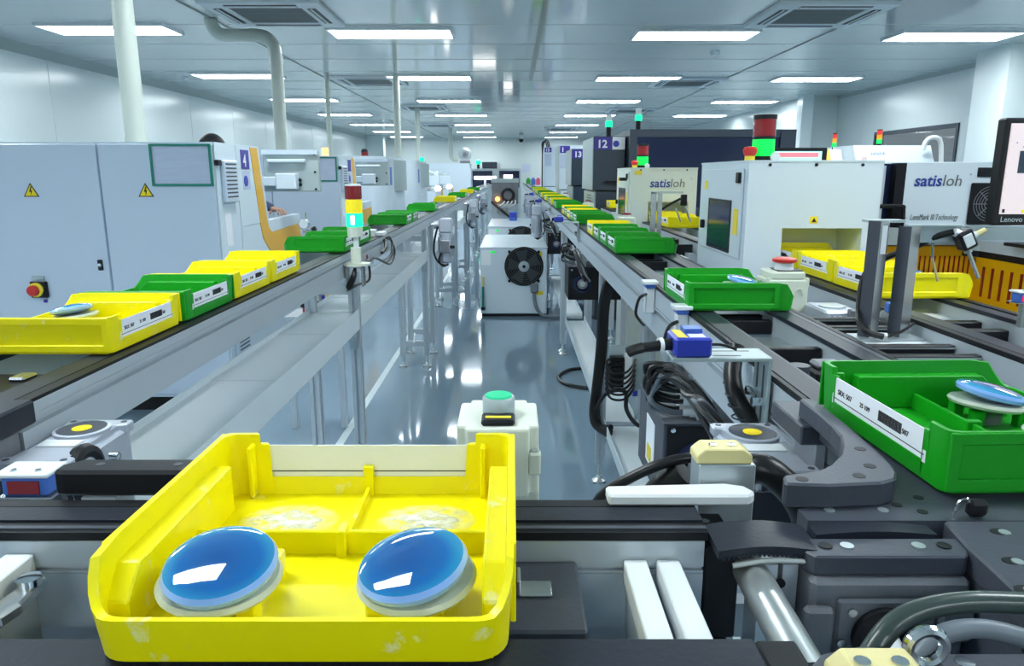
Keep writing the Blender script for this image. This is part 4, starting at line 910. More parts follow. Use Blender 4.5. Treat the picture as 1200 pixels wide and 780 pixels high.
# front corner pieces under the lens hose
fc = thing('corner_guide', 'dark front corner guide with a yellowed nylon block and bright eye bolt', 'guide', (.25, .36, 0))
MB().prism([(.165, .335), (.168, .365), (.185, .382), (.21, .389), (.235, .385), (.25, .36), (.25, .30), (.17, .30)], 'xy', 1.045, 1.0725).build('arc_plate', m_dark, fc, bev=.002)
MB().prism([(.178, 1.0725), (.178, 1.080), (.186, 1.088), (.222, 1.088), (.228, 1.082), (.228, 1.0725)], 'xz', .335, .365).build('nylon_block', m_nylon, fc, bev=.001)
for x in (.193, .214): MB().lathe([(.0045, 0), (.0045, .001), (0, .0012)], (x, .352, 1.088), 10).build('bolt', m_chrome, fc, smooth=True)
B('side_plate', m_dark, fc, (.252, .344, .30, .388, 1.04, 1.068), bev=.002); MB().lathe([(.0055, 0), (.0055, .001), (0, .0012)], (.268, .378, 1.068), 12).build('bolt', m_chrome, fc, smooth=True)
MB().torus((.240, .372, 1.083), .0105, .0035, 'y', 24, 8).build('eye_bolt', m_chrome, fc, smooth=True); MB().cyl((.240, .372, 1.045), (.240, .372, 1.073), .005, n=10).build('eye_shank', m_chrome, fc, smooth=True)
leg(fc, .21, .33, 1.045, .016); leg(fc, .33, .33, 1.04, .016)
t = thing('hose', 'thick dark green hose looping over the shaft beside the eye bolt', 'hose', (.30, .41, 1.05))
T('hose', m_hose, t, [(.205, .385, 1.030), (.222, .395, 1.064), (.246, .406, 1.080), (.28, .410, 1.087), (.32, .410, 1.087), (.37, .408, 1.085), (.46, .40, 1.073)], .0068, 12)
T('inner_hose', m_gcable, t, [(.245, .39, 1.06), (.262, .395, 1.074), (.285, .397, 1.078), (.31, .395, 1.074), (.33, .392, 1.066)], .006, 10)
B('hose_clip', m_blk, t, (.325, .40, .390, .412, 1.050, 1.079), bev=.003)
# bracket, aluminium block with nylon top
t = thing('guide_block', 'aluminium block with a yellowed nylon top on the pale bracket of the crossing conveyor', 'block', (.19, .61, 1.0))
MB().prism([(.083, .5942), (.083, .600), (.19, .606), (.206, .600), (.212, .588), (.205, .580), (.083, .580)], 'xy', 1.0708, 1.081).build('bracket', m_offw, t, bev=.002)
B('block', m_zinc, t, (.168, .219, .610, .640, 1.00, 1.096), bev=.001)
MB().prism([(.166, 1.096), (.166, 1.103), (.174, 1.110), (.208, 1.110), (.216, 1.104), (.216, 1.096)], 'xz', .612, .638).build('nylon_top', m_nylon, t, bev=.001)
for x in (.183, .20): MB().lathe([(.004, 0), (.004, .0008), (0, .001)], (x, .624, 1.110), 10).build('screw', m_chrome, t, smooth=True)
MB().lathe([(.0035, 0), (.0035, .002), (0, .002)], (.206, .610, 1.072), 10, 'y').build('screw', m_chrome, t, smooth=True)
B('lower_post', m_alu, t, (.175, .210, .612, .638, .0, 1.0))
# worm gearboxes
def gearbox(x0, x1, y0, y1, zt, lb, flip=1):
    t = thing('worm_gearbox', lb, 'gearbox', ((x0+x1)/2, (y0+y1)/2, zt-.12)); xm = (x0+x1)/2
    L = y1-y0; yc = y1-.048 if flip > 0 else y0+.048
    B('housing', m_aluc, t, (x0+.004, x1-.004, y0+.004, y1-.004, zt-.085, zt-.008), bev=.004)
    MB().prism([(x0, y1), (x1, y1), (x1, y1-.018), (x1-.012, y1-.022), (x1-.012, y0+.022), (x1, y0+.018), (x1, y0), (x0, y0), (x0, y0+.018), (x0+.012, y0+.022), (x0+.012, y1-.022), (x0, y1-.018)], 'xy', zt-.014, zt).build('mounting_face', m_aluc, t, bev=.002)
    for x in (x0+.009, x1-.009):
        for y in (y0+.009, y1-.009): MB().lathe([(.0042, 0), (.0042, .0005), (0, .0005)], (x, y, zt-.0001), 10).build('bolt_hole', m_dark, t)
    MB().lathe([(.034, 0), (.034, .004), (.030, .005), (.030, .002), (0, .002)], (xm, yc, zt), 28).build('cover_ring', m_aluc, t, smooth=True)
    c = MB().lathe([(.029, 0), (.029, .0025), (0, .003)], (xm, yc, zt+.0015), 26).build('black_cover', m_dark, t, smooth=True); MB().lathe([(.012, 0), (.012, .0012), (0, .0015)], (xm, yc, zt+.0038), 18).build('yellow_cap', m_sign, c, smooth=True)
    B('name_plate', m_offw, t, (xm-.024, xm+.024, (yc-.058) if flip > 0 else yc+.036, (yc-.036) if flip > 0 else yc+.058, zt, zt+.002))
    ya, yb = (y0+.004, yc-.062) if flip > 0 else (yc+.062, y1-.004)
    for k in range(5):
        x = x0+.012+k*(x1-x0-.024)/4; MB().prism([(ya, zt), (yb, zt-.001), (yb, zt-.08), (ya, zt-.08), (ya-.010*flip, zt-.02)], 'yz', x-.0025, x+.0025).build('cooling_fin', m_aluc, t)
    return t
g = gearbox(.268, .352, .770, .935, 1.022, 'silver worm gearbox with a yellow-dotted cover beside the black cable sleeve', 1)
B('end_plate', m_dark, g, (.27, .35, .762, .770, .94, 1.0)); B('hanger', m_alu, g, (.353, .369, .87, .92, .96, 1.0)); MB().cyl((.31, .86, .94), (.31, .86, .80), .035, n=18).build('motor', m_aluc, g, smooth=True)
g = gearbox(-.610, -.523, .800, .955, 1.020, 'silver worm gearbox with a yellow-dotted cover at the near end of the aisle conveyor', 1)
B('end_plate', m_dark, g, (-.606, -.528, .790, .80, .94, 1.0)); MB().cyl((-.567, .87, .94), (-.567, .87, .78), .035, n=18).build('motor', m_aluc, g, smooth=True)
MB().torus((-.533, .845, .985), .030, .010, 'x', 22, 8).build('motor_ring', m_blk, g, smooth=True); MB().lathe([(.006, 0), (.006, .01), (0, .011)], (-.514, .875, .998), 10, 'x').build('bolt', m_chrome, g, smooth=True)
t = thing('guide_bar', 'black guide bar lying along the crossing conveyor by the blue photo sensor', 'guide', (-.33, .6, 1.0))
MB().prism([(-.405, .598), (-.395, .596), (-.15, .596), (-.15, .626), (-.392, .626), (-.405, .612)], 'xy', 1.072, 1.096).build('bar', m_blk, t, bev=.003)
for x in (-.37, -.30): MB().lathe([(.004, 0), (.004, .0006), (0, .0007)], (x, .612, 1.0958), 10).build('screw_hole', m_dark, t)
B('bar_foot', m_alu, t, (-.38, -.35, .594, .626, 1.0, 1.072)); B('bar_foot', m_alu, t, (-.20, -.17, .594, .626, 1.0, 1.072))
t = thing('stop_module', 'black stop module with a bright steel tab between the belts below the first yellow tray', 'stopper', (-.75, 1.0, 1.0))
B('body', m_blk, t, (-.806, -.70, .93, 1.075, .985, 1.052), bev=.003); B('tab', m_steel, t, (-.745, -.72, 1.03, 1.065, 1.052, 1.058), bev=.004); B('foot', m_blk, t, (-.811, -.674, .97, 1.0, .975, .985)); MB().cyl((-.690, 1.09, .99), (-.690, 1.09, 1.045), .009, n=12).build('pin', m_steel, t, smooth=True); MB().cyl((-.690, 1.09, 1.045), (-.690, 1.09, 1.06), .011, n=12).build('pin_cap', m_blk, t, smooth=True); B('pin_arm', m_grey, t, (-.72, -.68, 1.06, 1.10, .98, .99))
def photo_sensor(x, y, z, lb, face, rz=0., s=1., cable=True):
    t = thing('photo_sensor', lb, 'sensor', (x, y, z), rz); t.scale = (s, s, s); ORG.pop(t, None)
    B('plate', m_steel, t, (-.026, .026, -.014, .018, -.006, -.004)); B('case', m_blue2, t, (-.022, .022, -.012, .014, -.004, .016), bev=.002)
    B('cap', m_offw, t, (-.026, .026, -.016, .018, .016, .020), bev=.001); B('eye', face, t, (-.015, .015, -.0135, -.0115, -.001, .012)); B('stem', m_steel, t, (-.004, .004, -.002, .012, -.06, -.006))
    for xx in (-.012, .012): MB().lathe([(.003, 0), (.003, .0015), (0, .0018)], (xx, -.006, .020), 8).build('screw', m_chrome, t, smooth=True)
    if cable: T('cable', m_cable, t, [(.0, .014, .004), (.0, .03, .0), (.01, .04, -.03), (.0, .03, -.07)], .003, 6)
    return t
photo_sensor(-.468, .66, 1.052, 'blue photo sensor with a dark eye before the worm gearbox of the aisle conveyor', m_redd)
photo_sensor(.875, 1.22, 1.142, 'blue photo sensor with a glowing red eye by the orange base', m_scred, 0, .8, False)
for x, y, lb in ((.357, 1.86, 'small white photo sensor clipped on the queue conveyor, farther of the pair'), (.357, 1.50, 'small white photo sensor clipped on the queue conveyor, next to the lens-bearing green tray')):
    t = thing('photo_sensor', lb, 'sensor', (x, y, 1.0))
    B('bracket', m_offw, t, (x-.012, x+.012, y-.012, y+.016, 1.0, 1.066), bev=.002); B('case', m_blue2, t, (x-.014, x+.012, y-.018, y+.018, 1.066, 1.076), bev=.002); B('cap', m_offw, t, (x-.020, x+.018, y-.022, y+.022, 1.076, 1.084), bev=.001)
    for k in range(2): T('cable', m_cable, t, [(x-.010, y-.01, 1.05), (x-.03, y-.02, 1.04), (x-.035, y-.005, 1.0), (x-.02, y+.01+.01*k, .975), (x-.006, y+.03, .96)], .004, 6)
t = thing('photo_sensor', 'small white photo sensor with black housing just past the three-colour beacon', 'sensor', (-.66, 3.4, 1.005))
B('case', m_blk, t, (-.705, -.672, 3.35, 3.42, 1.005, 1.10), bev=.003); B('bracket', m_offw, t, (-.671, -.64, 3.40, 3.46, 1.071, 1.10)); B('cap', m_offw, t, (-.64, -.600, 3.42, 3.50, 1.072, 1.088), bev=.002)
# barcode scanner on an angled arm
t = thing('barcode_scanner', 'blue barcode scanner on a grey slotted angle arm beside the queue conveyor', 'scanner', (.29, 1.0, 1.0))
B('case', m_blue, t, (.228, .280, .985, 1.045, 1.100, 1.128), bev=.003); B('yellow_label', m_label, t, (.233, .246, .990, 1.04, 1.128, 1.1286)); B('top_cover', m_blue2, t, (.248, .274, 1.02, 1.046, 1.128, 1.134)); B('label_strip', m_offw, t, (.25, .272, .992, 1.012, 1.128, 1.1285))
MB().cyl((.228, 1.01, 1.114), (.185, 1.0, 1.111), .009, .007, 12).build('plug', m_blk, t, smooth=True); MB().cyl((.214, 1.007, 1.113), (.209, 1.006, 1.113), .011, n=12).build('cable_tag', m_offw, t, smooth=True)
T('lead', m_cable, t, [(.185, 1.0, 1.111), (.172, .998, 1.108), (.165, 1.0, 1.104)], .008, 8); T('lead', m_cable, t, [(.28, 1.015, 1.112), (.30, 1.015, 1.112), (.322, 1.01, 1.106)], .0022, 6)
B('arm_plate', m_steelp, t, (.225, .362, .985, 1.045, 1.094, 1.0995), bev=.001); B('arm_slot', m_dark, t, (.285, .325, .998, 1.002, 1.0995, 1.0998), (.285, .345, 1.026, 1.030, 1.0995, 1.0998))
MB().prism([(.985, 1.0995), (1.045, 1.0995), (1.045, .985), (.985, .985)], 'yz', .3605, .3655).build('arm_upright', m_steelp, t, bev=.001); B('arm_slot', m_dark, t, (.3600, .3606, 1.0, 1.006, 1.0, 1.085), (.3600, .3606, 1.025, 1.031, 1.0, 1.085))
for y, z in ((1.0, 1.032), (1.028, 1.040)): MB().cyl((.3606, y, z), (.345, y, z), .007, n=6).build('bolt', m_chrome, t); 
for y, lb in ((4.0, 'blue barcode scanner in front of the four-tray group, second from the camera'), (6.9, 'small blue barcode scanner farther down, by the hanging gear motors'), (9.4, 'tiny blue barcode scanner, last one before the end of the queue')):
    place(t, (.29, y, 1.0), lb, group='barcode scanners on arms')
t['group'] = 'barcode scanners on arms'
# black control boxes under the queue conveyor
def control_box(y0, lb, big):
    t = thing('control_box', lb, 'control box', (.5, y0, .6)); X0, X1 = .345, .72
    B('case', m_blk if not big else m_dark, t, (X0, X1, y0+.004, y0+.31, .60, .80), bev=.002)
    B('front_panel', m_blk, t, (X0+.008, X1, y0, y0+.004, .602, .792)); B('lid', m_grey if big else m_dark, t, (X0-.002, X1, y0, y0+.31, .80, .803))
    m = MB().lathe([(.058, 0), (.056, .012), (.04, .014), (.036, .006), (0, .006)], (X0+.085, y0-.0, .70), 26, 'y').build('motor_ring', m_navyt, t, smooth=True)
    MB().lathe([(.030, 0), (.030, .012), (.018, .018), (0, .018)], (X0+.085, y0-.004, .70), 20, 'y').build('motor_cap', m_blue2 if False else m_grey, m, smooth=True); MB().lathe([(.016, 0), (.014, .002), (0, .002)], (X0+.085, y0-.0225, .70), 16, 'y').build('motor_boss', m_zinc, m, smooth=True)
    for x in (X0+.02, X0+.10): MB().lathe([(.006, 0), (.006, .003), (0, .004)], (x, y0-.0005, .785), 10, 'y').build('screw', m_chrome, t, smooth=True)
    B('hanger', m_alu, t, (.55, .60, y0+.1, y0+.14, .803, .950), (.40, .42, y0+.1, y0+.14, .803, .950))
    if big:
        B('warning_plate', m_paper, t, (X0-.0015, X0, y0+.10, y0+.20, .64, .76)); B('yellow_mark', m_label, t, (X0-.0025, X0-.0015, y0+.13, y0+.18, .65, .69))
    B('gland_block', m_zinc, t, (X0+.075, X0+.11, y0+.01, y0+.075, .803, .885), bev=.002)
    for i in range(3):
        for j in range(2):
            y, z = y0+.024+.034*j, .820+.026*i
            MB().cyl((X0+.075, y, z), (X0+.062, y, z), .012, n=6).build('cable_gland', m_offw, t); MB().cyl((X0+.062, y, z), (X0+.045, y, z), .0095, n=12).build('gland_cap', m_offw, t, smooth=True)
    return t
control_box(1.56, 'big dark control box with white cable glands under the barcode scanner', True)
control_box(4.40, 'black box with a round motor under the queue conveyor, beside the tall black cable', False)
control_box(7.05, 'smaller looking black box with a round motor, farther down next to the fan unit', False)
def bundle(lb, y0, n, rad=.005):
    t = thing('cable_bundle', lb, 'cables', (.36, y0, .82))
    for i in range(n):
        a, b, c = random.random(), random.random(), random.random()
        gy, gz = y0+.024+.034*(i % 2), .820+.026*((i//2) % 3); k = .03*(i//6)
        T('cable', m_cable if i % 6 else m_gcable, t, [(.392, gy, gz), (.365, gy-.01*b, gz+.002), (.335-.03*a, gy-.02*c, gz+.008+.02*c), (.305+.03*b, gy-.03*a, gz+.045+.02*a), (.325+.04*c, y0-.02-.04*b, .918+.03*a), (.345+.03*a, y0-.10-.08*c, .925+.02*b-.02*c), (.352+.03*b, y0-.22-.06*a, .905+.025*c), (.358+.03*c, y0-.36, .875+.03*a), (.37+.04*a, y0-.48, .83), (.39+.03*b, y0-.52, .79)], rad*(.8+.5*c), 6)
    return t
bundle('tangle of thin black cables looping over the big dark control box', 1.56, 24)
bundle('tangle of cables on the black box by the tall black cable', 4.40, 10)
bundle('tangle of cables on the far black box next to the fan unit', 7.05, 8)
t = thing('cable_sleeve', 'thick ribbed black cable sleeve dropping behind the slotted angle arm', 'cables', (.35, 1.05, .98))
T('sleeve', m_cable, t, [(.350, 1.10, 1.088), (.338, 1.075, 1.055), (.338, 1.05, 1.025), (.350, 1.03, 1.0), (.368, 1.0, .975), (.41, .97, .95)], .0135, 12)
for k in range(5): MB().torus((.3365+.002*k*k/4, 1.065-.012*k, 1.04-.014*k), .0135, .0014, 'z', 16, 5).build('rib_ring', m_dark, t, smooth=True)
t = thing('black_hose', 'black hose arching behind the nylon topped aluminium block', 'hose', (.2, .75, .95))
T('hose', m_cable, t, [(.075, .78, .93), (.100, .76, .995), (.140, .75, 1.028), (.180, .75, 1.044), (.215, .755, 1.045)], .0062, 10)
T('thick_hose', m_cable, t, [(.215, .72, 1.02), (.25, .70, 1.055), (.275, .69, 1.045), (.295, .68, 1.02), (.305, .67, .98), (.31, .66, .93)], .016, 12); T('thick_hose', m_cable, t, [(.19, .75, 1.03), (.165, .76, 1.0), (.145, .77, .95), (.14, .78, .90)], .017, 12); T('hose', m_cable, t, [(.222, .70, 1.02), (.24, .67, 1.0), (.262, .66, .96), (.27, .66, .90)], .004, 8)
B('hose_support', m_alu, t, (.10, .32, .70, .72, .86, .90)); leg(t, .16, .71, .86, .014)
# tall black cable and the valve block on a leg of the queue conveyor
t = thing('cable_bundle', 'tall black cable bundle running down a conveyor leg past the valve block', 'cables', (.37, 3.0, .2))
for k in range(3): T('cable', m_cable, t, [(.46, 3.2, .93), (.40+.012*k, 3.01, .925), (.376+.012*k, 3.01, .82), (.37+.012*k, 3.02, .62), (.358+.01*k, 3.02, .46), (.348+.012*k, 3.02, .34), (.36+.012*k, 2.98, .29), (.42, 2.92, .265+.02*k)], .013, 8)
T('loop', m_cable, t, [(.362, 3.0, .36), (.39, 2.94, .44), (.43, 2.9, .475), (.47, 2.88, .47), (.475, 2.87, .40), (.52, 2.85, .34), (.6, 2.85, .33)], .009, 8)
t = thing('valve_block', 'pneumatic valve block with black coils and a bundle of tubes on the conveyor leg', 'valve block', (.45, 2.9, .48))
B('mounting_plate', m_steelp, t, (.405, .57, 2.93, 2.94, .47, .66)); B('manifold', m_offw, t, (.465, .495, 2.88, 2.93, .48, .63), bev=.003); B('yellow_mark', m_label, t, (.51, .545, 2.928, 2.93, .635, .645))
for k in range(6):
    z = .49+k*.022; B('valve_coil', m_blk, t, (.405, .462, 2.89, 2.93, z, z+.018), bev=.002); MB().cyl((.495, 2.90, z+.009), (.508, 2.895, z+.009), .007, n=10).build('push_fitting', m_wcable, t, smooth=True)
    T('air_tube', m_cable, t, [(.405, 2.90, z+.01), (.385, 2.86, z+.005), (.40, 2.80, z-.02), (.45, 2.79, z-.02), (.49, 2.84, z), (.508, 2.895, z+.009)], .005, 6)
B('plug', m_blue, t, (.50, .52, 2.88, 2.90, .455, .475)); B('bracket', m_zinc, t, (.405, .43, 2.94, 3.045, .5, .56))
t = thing('floor_cable', 'black cable looping on the glossy floor near the fan unit', 'cable', (.4, 4.7, 0))
T('cable', m_cable, t, [(.62, 4.96, .012), (.50, 4.97, .012), (.40, 4.93, .012), (.335, 4.82, .012), (.315, 4.70, .012), (.35, 4.58, .012), (.45, 4.50, .012), (.62, 4.46, .012)], .0115, 8)
# ================================================================ push-button box
t = thing('push_button_box', 'cream box with a green push button behind the big yellow tray', 'control box', (-.014, .72, 0))
B('enclosure', m_creamp, t, (-.056, .028, .695, .775, 1.0, 1.078), bev=.004, seg=2)
MB().prism([(-.046, .682), (.017, .682), (.017, .692), (.027, .692), (.027, .770), (.017, .770), (.017, .780), (-.046, .780), (-.046, .770), (-.056, .770), (-.056, .692), (-.046, .692)], 'xy', 1.030, 1.104).build('lid', m_creamp, t, bev=.003, seg=2)
for x in (-.052, .023): MB().lathe([(.004, 0), (.004, .002), (0, .002)], (x, .688, 1.078), 10).build('lid_screw', m_zinc, t, smooth=True)
for x in (-.052, .023): B('corner_lug', m_creamp, t, (x-.006, x+.006, .681, .696, 1.055, 1.0785), bev=.002)
MB().lathe([(.017, 0), (.017, .018), (.0155, .020), (.0145, .0195), (0, .0195)], (-.014, .73, 1.104), 28).build('button_bezel', m_steelp, t, smooth=True)
MB().lathe([(.0142, 0), (.0135, .002), (0, .0025)], (-.014, .73, 1.1235), 26).build('green_button', m_btn, t, smooth=True)
B('legend_holder', m_blk, t, (-.031, .003, .690, .717, 1.104, 1.110), bev=.002); B('legend_plate', m_label, t, (-.027, -.001, .698, .704, 1.110, 1.1106))
B('post', m_alu, t, (-.03, .0, .72, .75, .08, 1.0)); foot(t, -.015, .735)
# ================================================================ fan cooled chillers in the aisle
def chiller(x0, x1, y0, y1, z1, lb):
    t = thing('chiller', lb, 'chiller', ((x0+x1)/2, y0, 0))
    B('case', m_white, t, (x0, x1, y0, y1, .03, z1), bev=.006); B('base', m_blk, t, (x0+.01, x1-.01, y0+.02, y1, 0, .03)); B('lid', m_white, t, (x0-.004, x1+.004, y0-.004, y1, z1, z1+.012), bev=.003)
    cx, cz = .115, z1-.172
    f = MB().lathe([(.188, 0), (.188, .012), (.175, .014), (.172, .004), (0, .004)], (cx, y0, cz), 36, 'y').build('fan_opening', m_blk, t, smooth=True)
    for k in range(7): MB().torus((cx, y0-.014, cz), .05+.020*k, .0028, 'y', 36, 5).build('guard_ring', m_fan, f, smooth=True)
    for k in range(5):
        a = 2*PI*k/5; P = [(cx+.04*math.cos(a), cz+.04*math.sin(a)), (cx+.165*math.cos(a+.1), cz+.165*math.sin(a+.1)), (cx+.165*math.cos(a+.85), cz+.165*math.sin(a+.85)), (cx+.04*math.cos(a+1.1), cz+.04*math.sin(a+1.1))]
        MB().prism(P, 'xz', y0-.008, y0-.005).build('fan_blade', m_fan, f)
    MB().lathe([(.055, 0), (.05, .012), (.02, .016), (0, .016)], (cx, y0-.008, cz), 18, 'y').build('hub', m_zinc, f, smooth=True)
    MB().lathe([(.016, 0), (.014, .006), (0, .006)], (cx, y0-.024, cz), 12, 'y').build('hub_cap', m_blk, f, smooth=True)
    for sx in (-1, 1):
        for sz in (-1, 1): B('guard_clip', m_blk, t, (cx+sx*.14-.012, cx+sx*.14+.012, y0-.02, y0, cz+sz*.14-.012, cz+sz*.14+.012), bev=.003)
    B('yellow_label', m_label, t, (x1-.13, x1-.05, y0-.002, y0, z1-.085, z1-.035)); B('green_label', m_grng, t, (x0+.09, x0+.14, y0-.002, y0, z1-.045, z1-.028)); B('data_sheet', m_paper, t, (x0+.005, x0+.10, y0-.002, y0, z1-.16, z1-.02))
    return t
t = chiller(-.303, .338, 6.95, 8.45, .665, 'white chiller with a round black fan standing in the middle of the aisle')
B('yellow_label', m_label, t, (.22, .30, 6.948, 6.95, .215, .255)); T('power_cable', m_gcable, t, [(.215, 6.93, .28), (.215, 6.92, .20), (.235, 6.91, .10), (.30, 6.88, .025), (.42, 6.85, .018), (.58, 6.85, .018)], .016, 8)
B('cable_gland', m_gcable, t, (.18, .25, 6.90, 6.95, .24, .33), bev=.01); MB().cyl((-.28, 6.93, .10), (-.28, 6.93, .30), .012).build('drain_tube', m_teal, t, smooth=True); MB().cyl((-.28, 6.93, .07), (-.28, 6.93, .10), .022).build('drain_valve', m_blk, t, smooth=True); MB().cyl((-.28, 6.93, .30), (-.28, 6.93, .40), .014).build('drain_fitting', m_nylon, t, smooth=True)
chiller(-.285, .335, 8.66, 10.2, .745, 'second white chiller, mostly hidden behind the first one with the fan')
t = thing('box', 'small blue plastic box on top of the second chiller', 'box', (.02, 9.8, .757))
MB().prism([(-.035, 9.72), (.065, 9.72), (.065, 9.92), (-.035, 9.92)], 'xy', .757, .87).build('body', m_blue2, t, bev=.006); B('flap', m_blue, t, (-.03, .06, 9.712, 9.72, .80, .86))
t = thing('electrical_cabinet', 'grey cabinet with a coiled black hose and amber light at the aisle end', 'cabinet', (-.1, 11.2, 0))
B('case', m_grey, t, (-.304, .095, 11.0, 11.6, .93, 1.285), bev=.006); B('cap', m_steelp, t, (-.31, .10, 10.99, 11.6, 1.24, 1.30)); B('lower_frame', m_alu, t, (-.304, .095, 11.0, 11.6, .60, .93), bev=.004)
for x in (-.29, .06): B('leg', m_alu, t, (x, x+.04, 11.02, 11.06, 0, .6), (x, x+.04, 11.5, 11.54, 0, .6))
MB().torus((-.06, 10.96, 1.06), .085, .020, 'y', 26, 8).build('coiled_hose', m_cable, t, smooth=True); MB().cyl((-.215, 10.99, 1.0), (-.215, 10.95, 1.0), .035).build('amber_light', m_amberlight, t, smooth=True)
for k in range(4): T('pale_tube', m_wcable, t, [(-.10+.05*k, 10.97, .98), (-.14+.06*k, 10.9, .93), (-.22+.05*k, 10.92, .86), (-.20+.06*k, 10.99, .78)], .012, 6)
T('black_hose', m_cable, t, [(-.30, 10.95, .96), (-.18, 10.9, .86), (-.05, 10.9, .76), (.03, 10.9, .70)], .022, 8)
# ================================================================ hanging gear motors
def gear_motor():
    t = thing('gear_motor', '', 'motor')
    B('gear_head', m_aluc, t, (-.05, .05, -.05, .05, -.11, .0), bev=.012); MB().cyl((-.085, 0, -.05), (-.05, 0, -.05), .03, n=16).build('output_flange', m_aluc, t, smooth=True); MB().cyl((-.11, 0, -.05), (-.085, 0, -.05), .014, n=12).build('shaft', m_chrome, t, smooth=True)
    MB().cyl((0, 0, -.13), (0, 0, -.11), .055, n=20).build('adapter', m_aluc, t, smooth=True)
    m = MB().cyl((0, 0, -.30), (0, 0, -.13), .050, n=20).build('motor_body', m_aluc, t, smooth=True)
    for k in range(14):
        a = 2*PI*k/14; q = MB(); q.M = Matrix.Rotation(a, 4, 'Z'); q.box(.045, .060, -.003, .003, -.285, -.14); q.build('cooling_fin', m_aluc, m)
    MB().lathe([(.058, 0), (.058, -.03), (.045, -.045), (0, -.047)], (0, 0, -.29), 20).build('fan_cowl', m_aluc, t, smooth=True)
    b = B('terminal_box', m_aluc, t, (-.035, .035, -.085, -.045, -.25, -.16), bev=.004); B('terminal_lid', m_grey, b, (-.03, .03, -.089, -.085, -.245, -.165))
    MB().cyl((.035, -.065, -.21), (.07, -.065, -.21), .012, n=10).build('cable_gland', m_blk, t, smooth=True)
    T('cable', m_cable, t, [(-.03, -.06, -.255), (-.05, -.06, -.31), (-.02, -.05, -.355), (.02, -.04, -.34)], .008, 6)
    T('cable', m_cable, t, [(-.055, -.04, -.06), (-.08, -.05, -.16), (-.085, -.05, -.26), (-.05, -.05, -.33), (.0, -.05, -.35)], .008, 6)
    return t
GM = gear_motor()
for x, y, z, s, lb in ((-.499, 5.5, 1.035, 1.0, 'silver gear motor hanging from the aisle conveyor, biggest in view, before the first chiller'), (-.49, 9.3, 1.05, 1.0, 'second silver gear motor along the aisle conveyor, level with the second chiller'),
                       (-.49, 12.6, 1.05, 1.0, 'third silver gear motor along the aisle conveyor, near the grey cabinet'), 
                       (.257, 7.6, 1.05, -1, 'silver gear motor hanging from the queue conveyor, nearest of three'), (.257, 10.5, 1.05, -1, 'silver gear motor hanging from the queue conveyor, middle of three'), (.257, 12.6, 1.05, -1, 'silver gear motor hanging from the queue conveyor, farthest of three')):
    o = place(GM, (x, y, z), lb, group='hanging gear motors')
    if s < 0: o.rotation_euler = (0, 0, PI)
    mx = -.555 if s > 0 else .36
    a, b = sorted((x, -.612 if s > 0 else .37))
drop(GM)
# ================================================================ three-colour beacon on the aisle conveyor
t = thing('signal_beacon', 'red, yellow and lit green beacon on a cream stand beside the aisle conveyor', 'beacon', (-.572, 2.66, 1.0))
bx, by = -.572, 2.66
MB().lathe([(.030, 0), (.030, .048), (.0, .049)], (bx, by, 1.167), 24).build('green_lens', m_grnl, t, smooth=True); MB().lathe([(.0292, 0), (.0292, .048), (0, .049)], (bx, by, 1.216), 24).build('yellow_lens', m_yell, t, smooth=True); MB().lathe([(.0285, 0), (.0285, .047), (0, .048)], (bx, by, 1.265), 24).build('red_lens', m_redd, t, smooth=True)
B('green_glow', m_grnc, t, (bx-.006, bx+.006, by-.0325, by-.029, 1.176, 1.207))
for k in range(12):
    a = 2*PI*k/12
    for z0, z1, r, mm in ((1.218, 1.262, .0292, m_yell), (1.267, 1.311, .0285, m_redd)): q = MB(); q.M = Matrix.Translation((bx, by, 0)) @ Matrix.Rotation(a, 4, 'Z'); q.box(r-.002, r+.0015, -.002, .002, z0, z1); q.build('lens_rib', mm, t)
MB().lathe([(.029, 0), (.027, .006), (0, .008)], (bx, by, 1.312), 20).build('lens_cap', m_offw, t, smooth=True); MB().lathe([(.027, 0), (.028, .035), (0, .0355)], (bx, by, 1.131), 22).build('lamp_base', m_creamp, t, smooth=True)
MB().cyl((bx+.002, by, 1.08), (bx+.002, by, 1.132), .010, n=14).build('pole', m_offw, t, smooth=True); MB().cyl((bx, by, 1.038), (bx, by, 1.092), .019, n=18).build('pole_socket', m_creamp, t, smooth=True); MB().lathe([(.020, 0), (.018, .012), (0, .012)], (bx, by, 1.034), 18).build('socket_collar', m_creamp, t, smooth=True)
q = MB(); q.M = Matrix.Translation((bx, by, 1.026)) @ Matrix.Diagonal((1, .9, 1, 1)); q.lathe([(.052, 0), (.052, .008), (0, .009)], n=24).build('round_plate', m_creamp, t, smooth=True)
B('bracket', m_steel, t, (-.609, -.603, by-.03, by+.02, .93, 1.026), bev=.001); B('bracket', m_steel, t, (-.55, -.544, by-.03, by+.02, .95, 1.026), bev=.001); B('bracket_top', m_steel, t, (-.609, -.544, by-.03, by+.02, 1.020, 1.026))
for k in range(3): T('cable', m_cable, t, [(-.575, by-.01, 1.022), (-.572-.006*k, by-.03, .99), (-.585-.008*k, by-.035, .955), (-.60, by-.03, .94+.005*k), (-.575, by+.03, .95), (-.545, by+.09, .96), (-.545, by+.095, 1.02)], .0045, 6)
t = thing('cable_bundle', 'black cables hanging in loops from the aisle conveyor after the beacon', 'cables', (-.6, 3.4, .95))
for k in range(3): T('cable', m_cable, t, [(-.604, 2.9, 1.0-.01*k), (-.595, 3.1, 1.005), (-.59, 3.3+.1*k, .97-.02*k), (-.585, 3.5+.06*k, .975), (-.595, 3.6, 1.03), (-.604, 3.5+.04*k, 1.055)], .005, 6)
T('cable', m_cable, t, [(-.604, 3.45, 1.05), (-.59, 3.4, 1.02), (-.60, 3.35, 1.0)], .008, 6)
MB().lathe([(.008, 0), (.008, .004), (0, .005)], (-.611, 3.05, 1.015), 12, 'x').build('indicator', m_red, t, smooth=True)
